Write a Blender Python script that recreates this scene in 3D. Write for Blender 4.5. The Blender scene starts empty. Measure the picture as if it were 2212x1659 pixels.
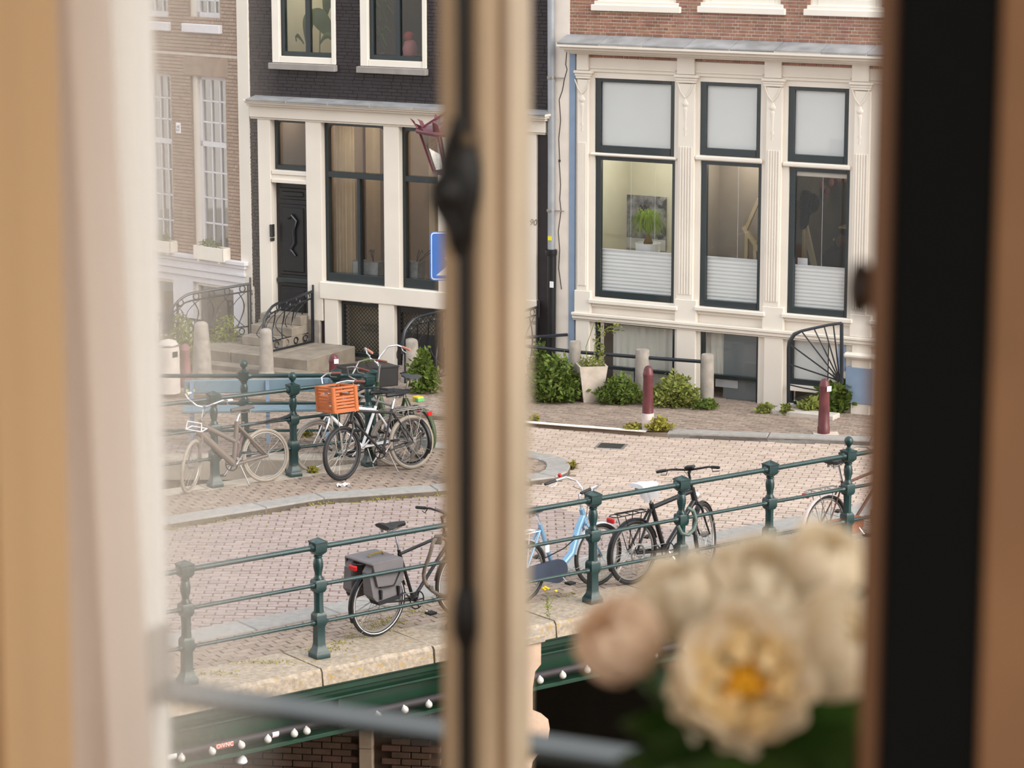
import bpy, bmesh, math, random
from mathutils import Vector as V, Matrix
from mathutils.geometry import tessellate_polygon

random.seed(7)
sc = bpy.context.scene
COL = sc.collection
# ------------------------------------------------------------------ camera, sky, sun, exposure
FPX, CX, CY = 6000.0, 1106.0, 829.5          # focal length and centre in pixels of the 2212 x 1659 frame
TH = math.atan(1160 / 6000.0)                # the camera looks down by this much
CAMZ = 7.8
cd = bpy.data.cameras.new('camera')
cam = bpy.data.objects.new('camera', cd)
COL.objects.link(cam)
cam.location = (0, 0, CAMZ)
cam.rotation_euler = (math.pi / 2 - TH, 0, 0)
cd.sensor_width = 36.0
cd.lens = 36.0 * FPX / 2212.0
cd.clip_start, cd.clip_end = 0.05, 300
cd.dof.use_dof = True
cd.dof.focus_distance = 34.0
cd.dof.aperture_fstop = 5.0
sc.camera = cam

w = bpy.data.worlds.new('sky'); sc.world = w
w.use_nodes = True
nt = w.node_tree; nt.nodes.clear()
o_ = nt.nodes.new('ShaderNodeOutputWorld'); b_ = nt.nodes.new('ShaderNodeBackground')
tc_ = nt.nodes.new('ShaderNodeTexCoord'); sp_ = nt.nodes.new('ShaderNodeSeparateXYZ'); r_ = nt.nodes.new('ShaderNodeValToRGB')
nt.links.new(tc_.outputs['Generated'], sp_.inputs[0]); nt.links.new(sp_.outputs['Z'], r_.inputs[0])
r_.color_ramp.elements[0].position = 0.0; r_.color_ramp.elements[0].color = (1.0, 0.96, 0.91, 1)
r_.color_ramp.elements[1].position = 0.8; r_.color_ramp.elements[1].color = (0.86, 0.93, 1.0, 1)
nt.links.new(r_.outputs[0], b_.inputs[0]); nt.links.new(b_.outputs[0], o_.inputs[0])
b_.inputs['Strength'].default_value = 1.15
sl = bpy.data.lights.new('sun', 'SUN'); sun = bpy.data.objects.new('sun', sl); COL.objects.link(sun)
sl.energy = 3.2; sl.angle = math.radians(50); sl.color = (1.0, 0.94, 0.85)
sun.rotation_euler = V((0.72, -0.50, 0.48)).to_track_quat('Z', 'Y').to_euler()
sc.view_settings.view_transform = 'Standard'
sc.view_settings.look = 'None'
sc.view_settings.exposure = 0.48
sc.view_settings.gamma = 1.0
sc.view_settings.use_curve_mapping = False
sc.cycles.max_bounces = 8
sc.cycles.transparent_max_bounces = 24
sc.cycles.use_denoising = True

# ------------------------------------------------------------------ geometry from the photograph
FWD = V((0, math.cos(TH), -math.sin(TH))); UP = V((0, math.sin(TH), math.cos(TH))); RT = V((1, 0, 0)); EYE = V((0, 0, CAMZ))
def ray(px, py): return FWD + RT * ((px - CX) / FPX) - UP * ((py - CY) / FPX)
def gp(px, py, z=0.0):
    d = ray(px, py); return EYE + d * ((z - CAMZ) / d.z)
def on_plane(px, py, P, n):
    d = ray(px, py); return EYE + d * ((P - EYE).dot(n) / d.dot(n))
def proj(p):
    q = p - EYE; k = q.dot(FWD)
    return (CX + FPX * q.dot(RT) / k, CY - FPX * q.dot(UP) / k)

# ------------------------------------------------------------------ materials
def lin(c):
    return tuple((v / 255 / 12.92 if v / 255 <= 0.04045 else ((v / 255 + 0.055) / 1.055) ** 2.4) for v in c)
MATS = {}
def mat(name, rgb, rough=0.6, metal=0.0, var=0.12, scale=6.0, rnd=0.0, bump=0.0, bscale=40.0, spec=0.4, spots=None, trans=0.0):
    """Principled with cloudy colour variation; rnd varies by piece; spots = (rgb, scale, threshold) lays lichen or moss on."""
    if name in MATS: return MATS[name]
    m = bpy.data.materials.new(name); m.use_nodes = True
    n = m.node_tree.nodes; L = m.node_tree.links
    p = n['Principled BSDF']
    p.inputs['Roughness'].default_value = rough; p.inputs['Metallic'].default_value = metal
    p.inputs['Specular IOR Level'].default_value = spec
    c = lin(rgb)
    geo = n.new('ShaderNodeNewGeometry')
    no = n.new('ShaderNodeTexNoise'); no.inputs['Scale'].default_value = scale; no.inputs['Detail'].default_value = 5
    L.new(geo.outputs['Position'], no.inputs['Vector'])
    rp = n.new('ShaderNodeValToRGB'); L.new(no.outputs['Fac'], rp.inputs[0])
    rp.color_ramp.elements[0].position = 0.3; rp.color_ramp.elements[1].position = 0.7
    rp.color_ramp.elements[0].color = tuple(max(0, v * (1 - var)) for v in c) + (1,)
    rp.color_ramp.elements[1].color = tuple(min(1, v * (1 + var)) for v in c) + (1,)
    out = rp.outputs[0]
    if rnd:
        oi = n.new('ShaderNodeObjectInfo')
        ad = n.new('ShaderNodeMath'); ad.operation = 'ADD'; L.new(oi.outputs['Random'], ad.inputs[0]); L.new(geo.outputs['Random Per Island'], ad.inputs[1])
        fr = n.new('ShaderNodeMath'); fr.operation = 'FRACT'; L.new(ad.outputs[0], fr.inputs[0])
        mr = n.new('ShaderNodeMapRange'); mr.inputs[3].default_value = 1 - rnd; mr.inputs[4].default_value = 1 + rnd
        L.new(fr.outputs[0], mr.inputs[0])
        hs = n.new('ShaderNodeHueSaturation'); L.new(out, hs.inputs['Color']); L.new(mr.outputs[0], hs.inputs['Value'])
        m2 = n.new('ShaderNodeMath'); m2.operation = 'MULTIPLY'; m2.inputs[1].default_value = 7.31; L.new(fr.outputs[0], m2.inputs[0])
        f2 = n.new('ShaderNodeMath'); f2.operation = 'FRACT'; L.new(m2.outputs[0], f2.inputs[0])
        mh = n.new('ShaderNodeMapRange'); mh.inputs[3].default_value = 0.5 - rnd * 0.05; mh.inputs[4].default_value = 0.5 + rnd * 0.05
        L.new(f2.outputs[0], mh.inputs[0]); L.new(mh.outputs[0], hs.inputs['Hue'])
        out = hs.outputs[0]
    if spots:
        n3 = n.new('ShaderNodeTexNoise'); n3.inputs['Scale'].default_value = spots[1]; n3.inputs['Detail'].default_value = 7
        L.new(geo.outputs['Position'], n3.inputs['Vector'])
        r3 = n.new('ShaderNodeValToRGB'); L.new(n3.outputs['Fac'], r3.inputs[0])
        r3.color_ramp.elements[0].position = spots[2]; r3.color_ramp.elements[1].position = spots[2] + 0.05
        mx = n.new('ShaderNodeMixRGB'); L.new(r3.outputs[0], mx.inputs[0]); L.new(out, mx.inputs[1]); mx.inputs[2].default_value = lin(spots[0]) + (1,)
        out = mx.outputs[0]
    L.new(out, p.inputs['Base Color'])
    if bump:
        n2 = n.new('ShaderNodeTexNoise'); n2.inputs['Scale'].default_value = bscale; n2.inputs['Detail'].default_value = 4
        L.new(geo.outputs['Position'], n2.inputs['Vector'])
        bp = n.new('ShaderNodeBump'); bp.inputs['Strength'].default_value = bump; bp.inputs['Distance'].default_value = 0.01
        L.new(n2.outputs['Fac'], bp.inputs['Height']); L.new(bp.outputs[0], p.inputs['Normal'])
    if trans:
        tr = n.new('ShaderNodeBsdfTranslucent'); L.new(out, tr.inputs['Color'])
        mxs = n.new('ShaderNodeMixShader'); mxs.inputs[0].default_value = trans
        L.new(p.outputs[0], mxs.inputs[1]); L.new(tr.outputs[0], mxs.inputs[2])
        L.new(mxs.outputs[0], n['Material Output'].inputs[0])
    MATS[name] = m
    return m

def glass_mat(name, tint=(0.93, 0.95, 0.95), refl=0.07):
    if name in MATS: return MATS[name]
    m = bpy.data.materials.new(name); m.use_nodes = True
    n = m.node_tree.nodes; L = m.node_tree.links; n.remove(n['Principled BSDF'])
    t = n.new('ShaderNodeBsdfTransparent'); t.inputs[0].default_value = tint + (1,)
    g = n.new('ShaderNodeBsdfGlossy'); g.inputs['Roughness'].default_value = 0.02
    mx = n.new('ShaderNodeMixShader')
    fr = n.new('ShaderNodeFresnel'); fr.inputs[0].default_value = 1.5
    mu = n.new('ShaderNodeMath'); mu.operation = 'MULTIPLY'; mu.inputs[1].default_value = refl / 0.04
    L.new(fr.outputs[0], mu.inputs[0]); L.new(mu.outputs[0], mx.inputs[0])
    L.new(t.outputs[0], mx.inputs[1]); L.new(g.outputs[0], mx.inputs[2])
    L.new(mx.outputs[0], n['Material Output'].inputs[0])
    MATS[name] = m; return m

def sheer_mat(name, rgb, lo, hi, trans=0.6, attr=None):
    """See-through sheet for cloth, plastic and painted haze: the opacity runs from lo to hi with the attribute 'gather'."""
    if name in MATS: return MATS[name]
    m = bpy.data.materials.new(name); m.use_nodes = True
    n = m.node_tree.nodes; L = m.node_tree.links; n.remove(n['Principled BSDF'])
    d = n.new('ShaderNodeBsdfDiffuse'); d.inputs[0].default_value = lin(rgb) + (1,)
    t = n.new('ShaderNodeBsdfTranslucent'); t.inputs[0].default_value = lin(rgb) + (1,)
    mx = n.new('ShaderNodeMixShader'); mx.inputs[0].default_value = trans
    L.new(d.outputs[0], mx.inputs[1]); L.new(t.outputs[0], mx.inputs[2])
    tp = n.new('ShaderNodeBsdfTransparent'); m2 = n.new('ShaderNodeMixShader')
    if attr:
        at = n.new('ShaderNodeAttribute'); at.attribute_name = attr
        mr = n.new('ShaderNodeMapRange'); mr.inputs[3].default_value = lo; mr.inputs[4].default_value = hi
        L.new(at.outputs['Fac'], mr.inputs[0]); L.new(mr.outputs[0], m2.inputs[0])
    else: m2.inputs[0].default_value = hi
    L.new(tp.outputs[0], m2.inputs[1]); L.new(mx.outputs[0], m2.inputs[2])
    L.new(m2.outputs[0], n['Material Output'].inputs[0])
    MATS[name] = m; return m

# ------------------------------------------------------------------ mesh building
class MB:
    def __init__(s): s.v = []; s.f = []; s.xf = None; s.sm = False
    def add(s, vs, fs):
        k = len(s.v)
        if s.xf: vs = [s.xf(V(p)) for p in vs]
        s.v.extend([tuple(p) for p in vs]); s.f.extend([tuple(i + k for i in f) for f in fs])
        return s
    def box(s, x0, x1, y0, y1, z0, z1):
        return s.add([(x0,y0,z0),(x1,y0,z0),(x1,y1,z0),(x0,y1,z0),(x0,y0,z1),(x1,y0,z1),(x1,y1,z1),(x0,y1,z1)],
                     [(0,3,2,1),(4,5,6,7),(0,1,5,4),(1,2,6,5),(2,3,7,6),(3,0,4,7)])
    def cbox(s, x0, x1, y0, y1, z0, z1, c):
        """A box with chamfered edges along all sides."""
        vs = []; 
        for (x, sx) in ((x0, 1), (x1, -1)):
            for (y, sy) in ((y0, 1), (y1, -1)):
                for (z, sz) in ((z0, 1), (z1, -1)):
                    vs += [(x, y + sy*c, z + sz*c), (x + sx*c, y, z + sz*c), (x + sx*c, y + sy*c, z)]
        bm = bmesh.new(); bv = [bm.verts.new(p) for p in vs]; bmesh.ops.convex_hull(bm, input=bv)
        bm.verts.index_update(); out = [tuple(q.co) for q in bm.verts]; fs = [[q.index for q in f.verts] for f in bm.faces]; bm.free()
        return s.add(out, fs)
    def ob(s, c, ax, ay, az):
        """A box about c with half axes ax, ay, az."""
        c = V(c); ax = V(ax); ay = V(ay); az = V(az)
        vs = [c + ax*i + ay*j + az*k for (i,j,k) in ((-1,-1,-1),(1,-1,-1),(1,1,-1),(-1,1,-1),(-1,-1,1),(1,-1,1),(1,1,1),(-1,1,1))]
        return s.add(vs, [(0,3,2,1),(4,5,6,7),(0,1,5,4),(1,2,6,5),(2,3,7,6),(3,0,4,7)])
    def bar(s, a, b, w, h, up=(0,0,1)):
        a = V(a); b = V(b); d = (b - a); l = d.length; d.normalize(); u = V(up); sd = d.cross(u)
        if sd.length < 1e-5: sd = d.cross(V((1,0,0)))
        sd.normalize(); u = sd.cross(d)
        return s.ob((a+b)/2, d*l/2, sd*w/2, u*h/2)
    def tube(s, pts, r, n=8, closed=False, flat=None):
        pts = [V(p) for p in pts]; m = len(pts)
        rs = r if isinstance(r, (list, tuple)) else [r]*m
        vs = []; fs = []; ref = None; s.sm = True
        for i, p in enumerate(pts):
            if closed: d = pts[(i+1) % m] - pts[i-1]
            else: d = pts[min(i+1, m-1)] - pts[max(i-1, 0)]
            if d.length < 1e-9: d = V((0,0,1))
            d.normalize()
            if ref is None:
                ref = V((0,0,1)) if abs(d.z) < 0.9 else V((1,0,0))
            a = (ref - d*ref.dot(d))
            if a.length < 1e-6: a = d.orthogonal()
            a.normalize(); b = d.cross(a); ref = a
            for k in range(n):
                t = 2*math.pi*k/n
                vs.append(p + a*(rs[i]*math.cos(t)*(flat or 1)) + b*(rs[i]*math.sin(t)))
        e = m if closed else m-1
        for i in range(e):
            j = (i+1) % m
            for k in range(n): fs.append((i*n+k, i*n+(k+1) % n, j*n+(k+1) % n, j*n+k))
        if not closed:
            fs.append(tuple(range(n))[::-1]); fs.append(tuple((m-1)*n+k for k in range(n)))
        return s.add(vs, fs)
    def lathe(s, prof, n=16, c=(0,0,0), ph=0.0, smooth=True, sx=1, sy=1):
        c = V(c); vs = []; fs = []
        if smooth: s.sm = True
        for (r, z) in prof:
            for k in range(n):
                t = ph + 2*math.pi*k/n
                vs.append(c + V((r*math.cos(t)*sx, r*math.sin(t)*sy, z)))
        for i in range(len(prof)-1):
            for k in range(n): fs.append((i*n+k, i*n+(k+1) % n, (i+1)*n+(k+1) % n, (i+1)*n+k))
        fs.append(tuple(range(n))[::-1]); fs.append(tuple((len(prof)-1)*n+k for k in range(n)))
        return s.add(vs, fs)
    def square(s, prof, c=(0,0,0)):
        """A turned profile with a square section, half width r."""
        return s.lathe([(r*math.sqrt(2), z) for r, z in prof], 4, c, math.pi/4, False)
    def prism(s, poly, fn0, fn1):
        """poly: 2-D points; fn0, fn1 map them to the two ends."""
        n = len(poly); vs = [fn0(p) for p in poly] + [fn1(p) for p in poly]
        tri = tessellate_polygon([[V((p[0], p[1], 0)) for p in poly]])
        fs = [tuple(t) for t in tri] + [tuple(i + n for i in t[::-1]) for t in tri]
        fs += [(i, (i+1) % n, n + (i+1) % n, n + i) for i in range(n)]
        return s.add(vs, fs)
    def sheet(s, grid):
        """grid[i][j] of points as an open surface."""
        a = len(grid); b = len(grid[0]); s.sm = True
        return s.add([p for row in grid for p in row], [(i*b+j, i*b+j+1, (i+1)*b+j+1, (i+1)*b+j) for i in range(a-1) for j in range(b-1)])
    def ring(s, c, ax, ay, R, r, n=24, m=8, a0=0, a1=2*math.pi, flat=None):
        c = V(c); ax = V(ax); ay = V(ay); full = abs(a1 - a0 - 2*math.pi) < 1e-6
        k = n if full else n+1
        return s.tube([c + ax*(R*math.cos(a0+(a1-a0)*i/n)) + ay*(R*math.sin(a0+(a1-a0)*i/n)) for i in range(k)], r, m, full, flat)
    def blob(s, c, rx, ry, rz, n=14, m=9):
        c = V(c); s.sm = True; vs = []; fs = []
        for i in range(m+1):
            t = math.pi*i/m
            for k in range(n):
                a = 2*math.pi*k/n
                vs.append(c + V((rx*math.sin(t)*math.cos(a), ry*math.sin(t)*math.sin(a), rz*math.cos(t))))
        for i in range(m):
            for k in range(n): fs.append((i*n+k, (i+1)*n+k, (i+1)*n+(k+1) % n, i*n+(k+1) % n))
        return s.add(vs, fs)
    def mesh(s, name, material):
        me = bpy.data.meshes.new(name); me.from_pydata(s.v, [], s.f)
        if len(s.f) < 20000:
            bm = bmesh.new(); bm.from_mesh(me); bmesh.ops.recalc_face_normals(bm, faces=bm.faces); bm.to_mesh(me); bm.free()
        me.materials.append(material)
        if s.sm:
            me.shade_smooth(); me.set_sharp_from_angle(angle=0.75)
        me.update(); return me
    def build(s, name, material, parent=None, kind=None):
        return link(name, s.mesh(name, material), parent, kind)
def link(name, data, parent=None, kind=None):
    o = bpy.data.objects.new(name, data); COL.objects.link(o)
    if parent is not None: o.parent = parent
    if kind: o['kind'] = kind
    return o
def tag(o, label=None, cat=None, group=None, kind=None):
    if label: o['label'] = label
    if cat: o['category'] = cat
    if group: o['group'] = group
    if kind: o['kind'] = kind
    return o
def thing(name, label, cat, loc=(0,0,0), rz=0.0, group=None, kind=None, lean=0.0):
    o = link(name, None); o.location = loc; o.rotation_euler = (lean, 0, rz)
    return tag(o, label, cat, group, kind)
def dup(root, loc, rz, label=None, group=None):
    r = root.copy(); COL.objects.link(r); r.location = loc; r.rotation_euler = (0, 0, rz)
    if label: r['label'] = label
    if group: r['group'] = group
    for ch in list(root.children):
        c = ch.copy(); COL.objects.link(c); c.parent = r
        for g in ch.children:
            d = g.copy(); COL.objects.link(d); d.parent = c
    return r

# ------------------------------------------------------------------ palette
CREAM = mat('cream_paint', (229, 221, 210), 0.5, var=0.04, scale=2.0)
WHITE = mat('white_paint', (236, 229, 218), 0.45, var=0.04, scale=2.0)
COOLWHITE = mat('cool_white_paint', (222, 220, 226), 0.5, var=0.05, scale=2)
DARKG = mat('dark_green_gloss_paint', (28, 40, 44), 0.25, var=0.1, spec=0.5)
BLACKG = mat('black_paint', (24, 26, 30), 0.35, var=0.15)
IRON = mat('railing_green_iron', (26, 54, 54), 0.27, var=0.15, spec=0.5, bump=0.15, bscale=60)
IRONB = mat('black_blue_iron', (20, 28, 38), 0.3, spec=0.6)
GIRD = mat('green_girder_paint', (9, 50, 33), 0.45, var=0.25, scale=3)
COPE = mat('lichened_granite', (162, 148, 132), 0.85, var=0.26, scale=22, bump=0.7, bscale=30, spots=((168, 142, 90), 16, 0.61))
KERB = mat('kerb_granite', (150, 146, 142), 0.8, var=0.12, scale=12, bump=0.3, bscale=60, rnd=0.06)
STONE = mat('bollard_granite', (158, 150, 142), 0.85, var=0.2, scale=8, bump=0.4, bscale=40)
PAVE = mat('street_brick_beige', (180, 162, 150), 0.8, var=0.1, scale=20, rnd=0.09)
PAVEP = mat('street_brick_purple', (156, 140, 135), 0.8, var=0.12, scale=20, rnd=0.09)
PAVES = mat('sidewalk_brick', (146, 130, 118), 0.85, var=0.15, scale=14, rnd=0.12)
SAND = mat('joint_sand', (136, 118, 106), 0.95, var=0.2, scale=5, spots=((134, 128, 62), 3.0, 0.54))
SANDS = mat('sidewalk_joint_sand', (126, 112, 98), 0.95, var=0.2, scale=6)
BRICKR = mat('red_brown_brick', (152, 106, 88), 0.85, var=0.15, scale=12, rnd=0.2, bump=0.3)
BRICKL = mat('brown_grey_brick', (158, 132, 114), 0.85, var=0.15, scale=8, rnd=0.12)
BRICKD = mat('black_painted_brick', (44, 38, 42), 0.5, var=0.15, scale=8, rnd=0.12)
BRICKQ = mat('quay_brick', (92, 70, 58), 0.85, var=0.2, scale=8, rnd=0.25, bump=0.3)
MORT = mat('pale_mortar', (205, 192, 176), 0.9)
MORTL = mat('grey_mortar', (128, 106, 92), 0.9)
MORTD = mat('black_mortar', (40, 35, 38), 0.8)
SLATE = mat('slate_lead', (150, 150, 152), 0.5, var=0.25, scale=4, rnd=0.1)
GREYSILL = mat('grey_sill_stone', (150, 144, 140), 0.7)
BLUE = mat('grey_blue_paint', (132, 152, 178), 0.5, var=0.06)
BLIND = mat('white_blind', (250, 250, 250), 0.8, var=0.01); NET = mat('net_cloth', (246, 242, 234), 0.9, var=0.02)
GREYBLIND = mat('grey_screen', (138, 144, 148), 0.8, var=0.03)
CURT = mat('cream_cloth', (236, 220, 190), 0.9, var=0.05, trans=0.5)
GLASS = glass_mat('window_glass', (0.97, 0.98, 0.98), refl=0.025); GLASSN = glass_mat('near_glass', (0.99, 0.99, 0.99), refl=0.008)
GREEN1 = mat('leaf_green', (98, 118, 48), 0.6, rnd=0.3, trans=0.35)
GREEN2 = mat('leaf_yellow_green', (134, 142, 70), 0.6, rnd=0.25, trans=0.35)
GREEN3 = mat('fern_lime', (150, 176, 36), 0.6, rnd=0.25, trans=0.4)
MOSS = mat('moss_green', (146, 140, 58), 0.9, rnd=0.25, trans=0.2)
MAROON = mat('maroon_paint', (96, 50, 54), 0.35, var=0.3, scale=9)
RUBBER = mat('tyre_rubber', (34, 34, 36), 0.6)
GREYRUB = mat('grey_tyre_rubber', (150, 140, 128), 0.7)
CHROME = mat('chrome', (225, 225, 228), 0.2, metal=0.9, var=0.03)
STEEL = mat('dull_steel', (150, 146, 142), 0.4, metal=0.6, var=0.1)
BLACKP = mat('black_plastic', (22, 22, 25), 0.45)
RED = mat('red_plastic', (190, 24, 28), 0.3)
WHITEP = mat('white_plastic', (235, 235, 240), 0.4)
WATER = mat('canal_water', (12, 13, 12), 0.08, var=0.2, scale=2, bump=0.3, bscale=5, spec=0.5)
# ------------------------------------------------------------------ ground: street, sidewalks, kerbs
def inside(poly, x, y):
    c = False; j = len(poly) - 1
    for i in range(len(poly)):
        xi, yi = poly[i]; xj, yj = poly[j]
        if (yi > y) != (yj > y) and x < (xj - xi) * (y - yi) / (yj - yi) + xi: c = not c
        j = i
    return c
def gpoly(pts, z=0.0): return [tuple(gp(x, y, z).xy) for x, y in pts]
ZS = 0.06                                                    # sidewalks stand this much above the street
P1, P2 = gp(405, 1480, ZS), gp(1828, 1195, ZS)               # line of the near railing's posts
EN = (P2 - P1).normalized(); QN = V((-EN.y, EN.x, 0))        # along the bridge; away from the camera
PN = gp(690, 1420, ZS)
def nl(s, q, z=0.0): p = PN + EN*s + QN*q; return V((p.x, p.y, z))
def nq(px, py, z): return (gp(px, py, z) - PN).dot(QN)
def ns(px, py, z): return (gp(px, py, z) - PN).dot(EN)
Q_IN = nq(690, 1393, ZS); Q_OUT = nq(690, 1448, ZS)          # inner and outer edge of the coping
Q_K0 = nq(678, 1338, ZS); Q_K1 = nq(678, 1312, ZS)           # the flat kerb between sidewalk and roadway
kerb_px = [(100, 1172), (365, 1131), (575, 1098), (700, 1077), (945, 1060), (1060, 1048), (1145, 1038), (1200, 1031), (1226, 1019), (1232, 1006), (1224, 994), (1205, 987), (1145, 976), (1040, 966), (940, 957)]
island = gpoly(kerb_px, ZS) + gpoly([(870, 968), (806, 985), (800, 1003), (635, 1026), (465, 1048), (100, 1098)], ZS)
far_edge = [(100, 838), (500, 855), (945, 897), (1145, 912), (1395, 932), (1440, 936), (1879, 953), (2400, 978)]
far_walk = gpoly(far_edge, ZS) + [(16, 52), (-16, 60)]
LWX = -40
land = [tuple(nl(-9, Q_IN).xy), tuple(nl(14, Q_IN).xy), (18, 36), (18, 60), (-18, 60)] + gpoly([(60, 990), (806, 990), (800, 1003), (635, 1029), (465, 1051), (60, 1108)])
def slab(poly, z0, z1): return MB().prism(poly, lambda p: (p[0], p[1], z0), lambda p: (p[0], p[1], z1))
street = slab(land, -0.6, -0.012).build('street', SAND, None, 'structure'); tag(street, 'brick paved street and bridge roadway between the canal railings and the houses')
walk_far = slab(far_walk, -0.3, ZS-0.01).build('sidewalk', SANDS, None, 'structure'); tag(walk_far, 'brown brick sidewalk in front of the canal houses')
walk_isl = slab(island, -0.3, ZS-0.01).build('sidewalk', SANDS, None, 'structure'); tag(walk_isl, 'raised brick sidewalk with a rounded kerb end where the far bicycles stand')
near_poly = [tuple(nl(-9, Q_IN).xy), tuple(nl(14, Q_IN).xy), tuple(nl(14, Q_K0).xy), tuple(nl(-9, Q_K0).xy)]
walk_near = slab(near_poly, -0.3, ZS-0.01).build('sidewalk', mat('mossy_sand', (150, 134, 118), 0.95, var=0.2, scale=9, spots=((150, 138, 70), 2.2, 0.6)), None, 'structure'); tag(walk_near, 'narrow mossy brick sidewalk on the bridge behind the near railing')

def in_view(p, m=240):
    x, y = proj(p); return 330 - m < x < 1890 + m and 780 < y < 1500
zone_a, zone_b = gp(1174, 1094), gp(1333, 1121)
def lay(poly_ok, angle, bl, bw, ztop, mt_fn, parent, joint=0.011, pick=0, field='paver_field', th=0.03, jit=0.004):
    """Bricks in running bond: the nearest ones as pieces, the rest joined."""
    ca, sa = math.cos(angle), math.sin(angle); got = []
    nrow = int(40 / bw)
    for r in range(-nrow, nrow):
        for k in range(-int(26 / bl), int(26 / bl)):
            u = k*bl + (r % 2)*bl/2; v = r*bw
            x, y = u*ca - v*sa, 34 + u*sa + v*ca
            p = V((x, y, ztop))
            if not 24 < y < 46 or not in_view(p) or not poly_ok(x, y): continue
            got.append((proj(p)[1], x, y))
    got.sort(reverse=True)
    L2, W2 = bl/2 - joint/2, bw/2 - joint/2
    field_mb = {}; n = 0; meshes = {}
    for (sy, x, y) in got:
        m = mt_fn(x, y); dz = random.uniform(-jit, jit); a = angle + random.uniform(-0.02, 0.02)
        px = proj(V((x, y, ztop)))[0]
        if n < pick and 370 < px < 930 and sy < 1480:
            if m.name not in meshes:
                meshes[m.name] = MB().add([(-L2,-W2,-th),(L2,-W2,-th),(L2,W2,-th),(-L2,W2,-th),(-L2+.004,-W2+.004,0),(L2-.004,-W2+.004,0),(L2-.004,W2-.004,0),(-L2+.004,W2-.004,0)],
                    [(4,5,6,7),(0,1,5,4),(1,2,6,5),(2,3,7,6),(3,0,4,7)]).mesh('paver', m)
            o = link('paver', meshes[m.name], parent); o.location = (x, y, ztop + dz); o.rotation_euler = (0, 0, a); n += 1
        else:
            f = field_mb.setdefault(m.name, (MB(), m))[0]
            c2, s2 = math.cos(a), math.sin(a); z = ztop + dz
            tx, ty = random.uniform(-.002,.002), random.uniform(-.002,.002)
            vs = []
            for (i, j, zz, e) in ((-1,-1,-th,0),(1,-1,-th,0),(1,1,-th,0),(-1,1,-th,0),(-1,-1,0,.004),(1,-1,0,.004),(1,1,0,.004),(-1,1,0,.004)):
                uu, vv = i*(L2-e), j*(W2-e)
                vs.append((x + uu*c2 - vv*s2, y + uu*s2 + vv*c2, z + zz + i*tx + j*ty))
            f.add(vs, [(4,5,6,7),(0,1,5,4),(1,2,6,5),(2,3,7,6),(3,0,4,7)])
    for f, m in field_mb.values(): f.build(field, m, parent, 'stuff')
isl2 = island; farw = far_walk
def road_ok(x, y):
    if inside(isl2, x, y) or inside(farw, x, y): return False
    if (V((x, y, 0)) - PN).dot(QN) < Q_K1 + 0.05: return False
    return inside(land, x, y)
zd = (zone_b - zone_a).normalized(); zn = V((-zd.y, zd.x, 0))
def purple(x, y): return (V((x, y, 0)) - zone_a).dot(zn) < 0
lay(lambda x, y: road_ok(x, y) and purple(x, y), 0.0, 0.205, 0.105, 0.0, lambda x, y: PAVEP, street, pick=300)
QB = gp(1000, 960); 
lay(lambda x, y: road_ok(x, y) and not purple(x, y), math.radians(-14), 0.205, 0.11, 0.0, lambda x, y: PAVES if (proj(V((x,y,0)))[0] < 1010 and y > 35) else PAVE, street)
def seg_dist(pts, x, y):
    p = V((x, y)); best = 9
    for a, b in zip(pts[:-1], pts[1:]):
        a = V((a[0], a[1])); b = V((b[0], b[1])); d = b - a; t = max(0, min(1, (p-a).dot(d)/d.dot(d))); best = min(best, (p - a - d*t).length)
    return best
isl_line = gpoly(kerb_px, ZS); far_line = gpoly([(1440, 936), (1879, 953), (2300, 975)], ZS); far_all = gpoly(far_edge, ZS); a_line = gpoly([(870, 968), (806, 985), (800, 1003), (635, 1026), (465, 1048), (100, 1098)], ZS)
lay(lambda x, y: inside(island, x, y) and seg_dist(isl_line, x, y) > .37 and seg_dist(a_line, x, y) > .09, math.radians(38), 0.2, 0.1, ZS, lambda x, y: PAVES, walk_isl, jit=0.003)
lay(lambda x, y: inside(far_walk, x, y) and seg_dist(far_line, x, y) > .33 and seg_dist(far_all, x, y) > .1, math.radians(-29), 0.2, 0.1, ZS, lambda x, y: PAVES, walk_far, jit=0.003)
lay(lambda x, y: inside(near_poly, x, y), math.atan2(EN.y, EN.x), 0.2, 0.1, ZS, lambda x, y: PAVES, walk_near, jit=0.003)

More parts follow.
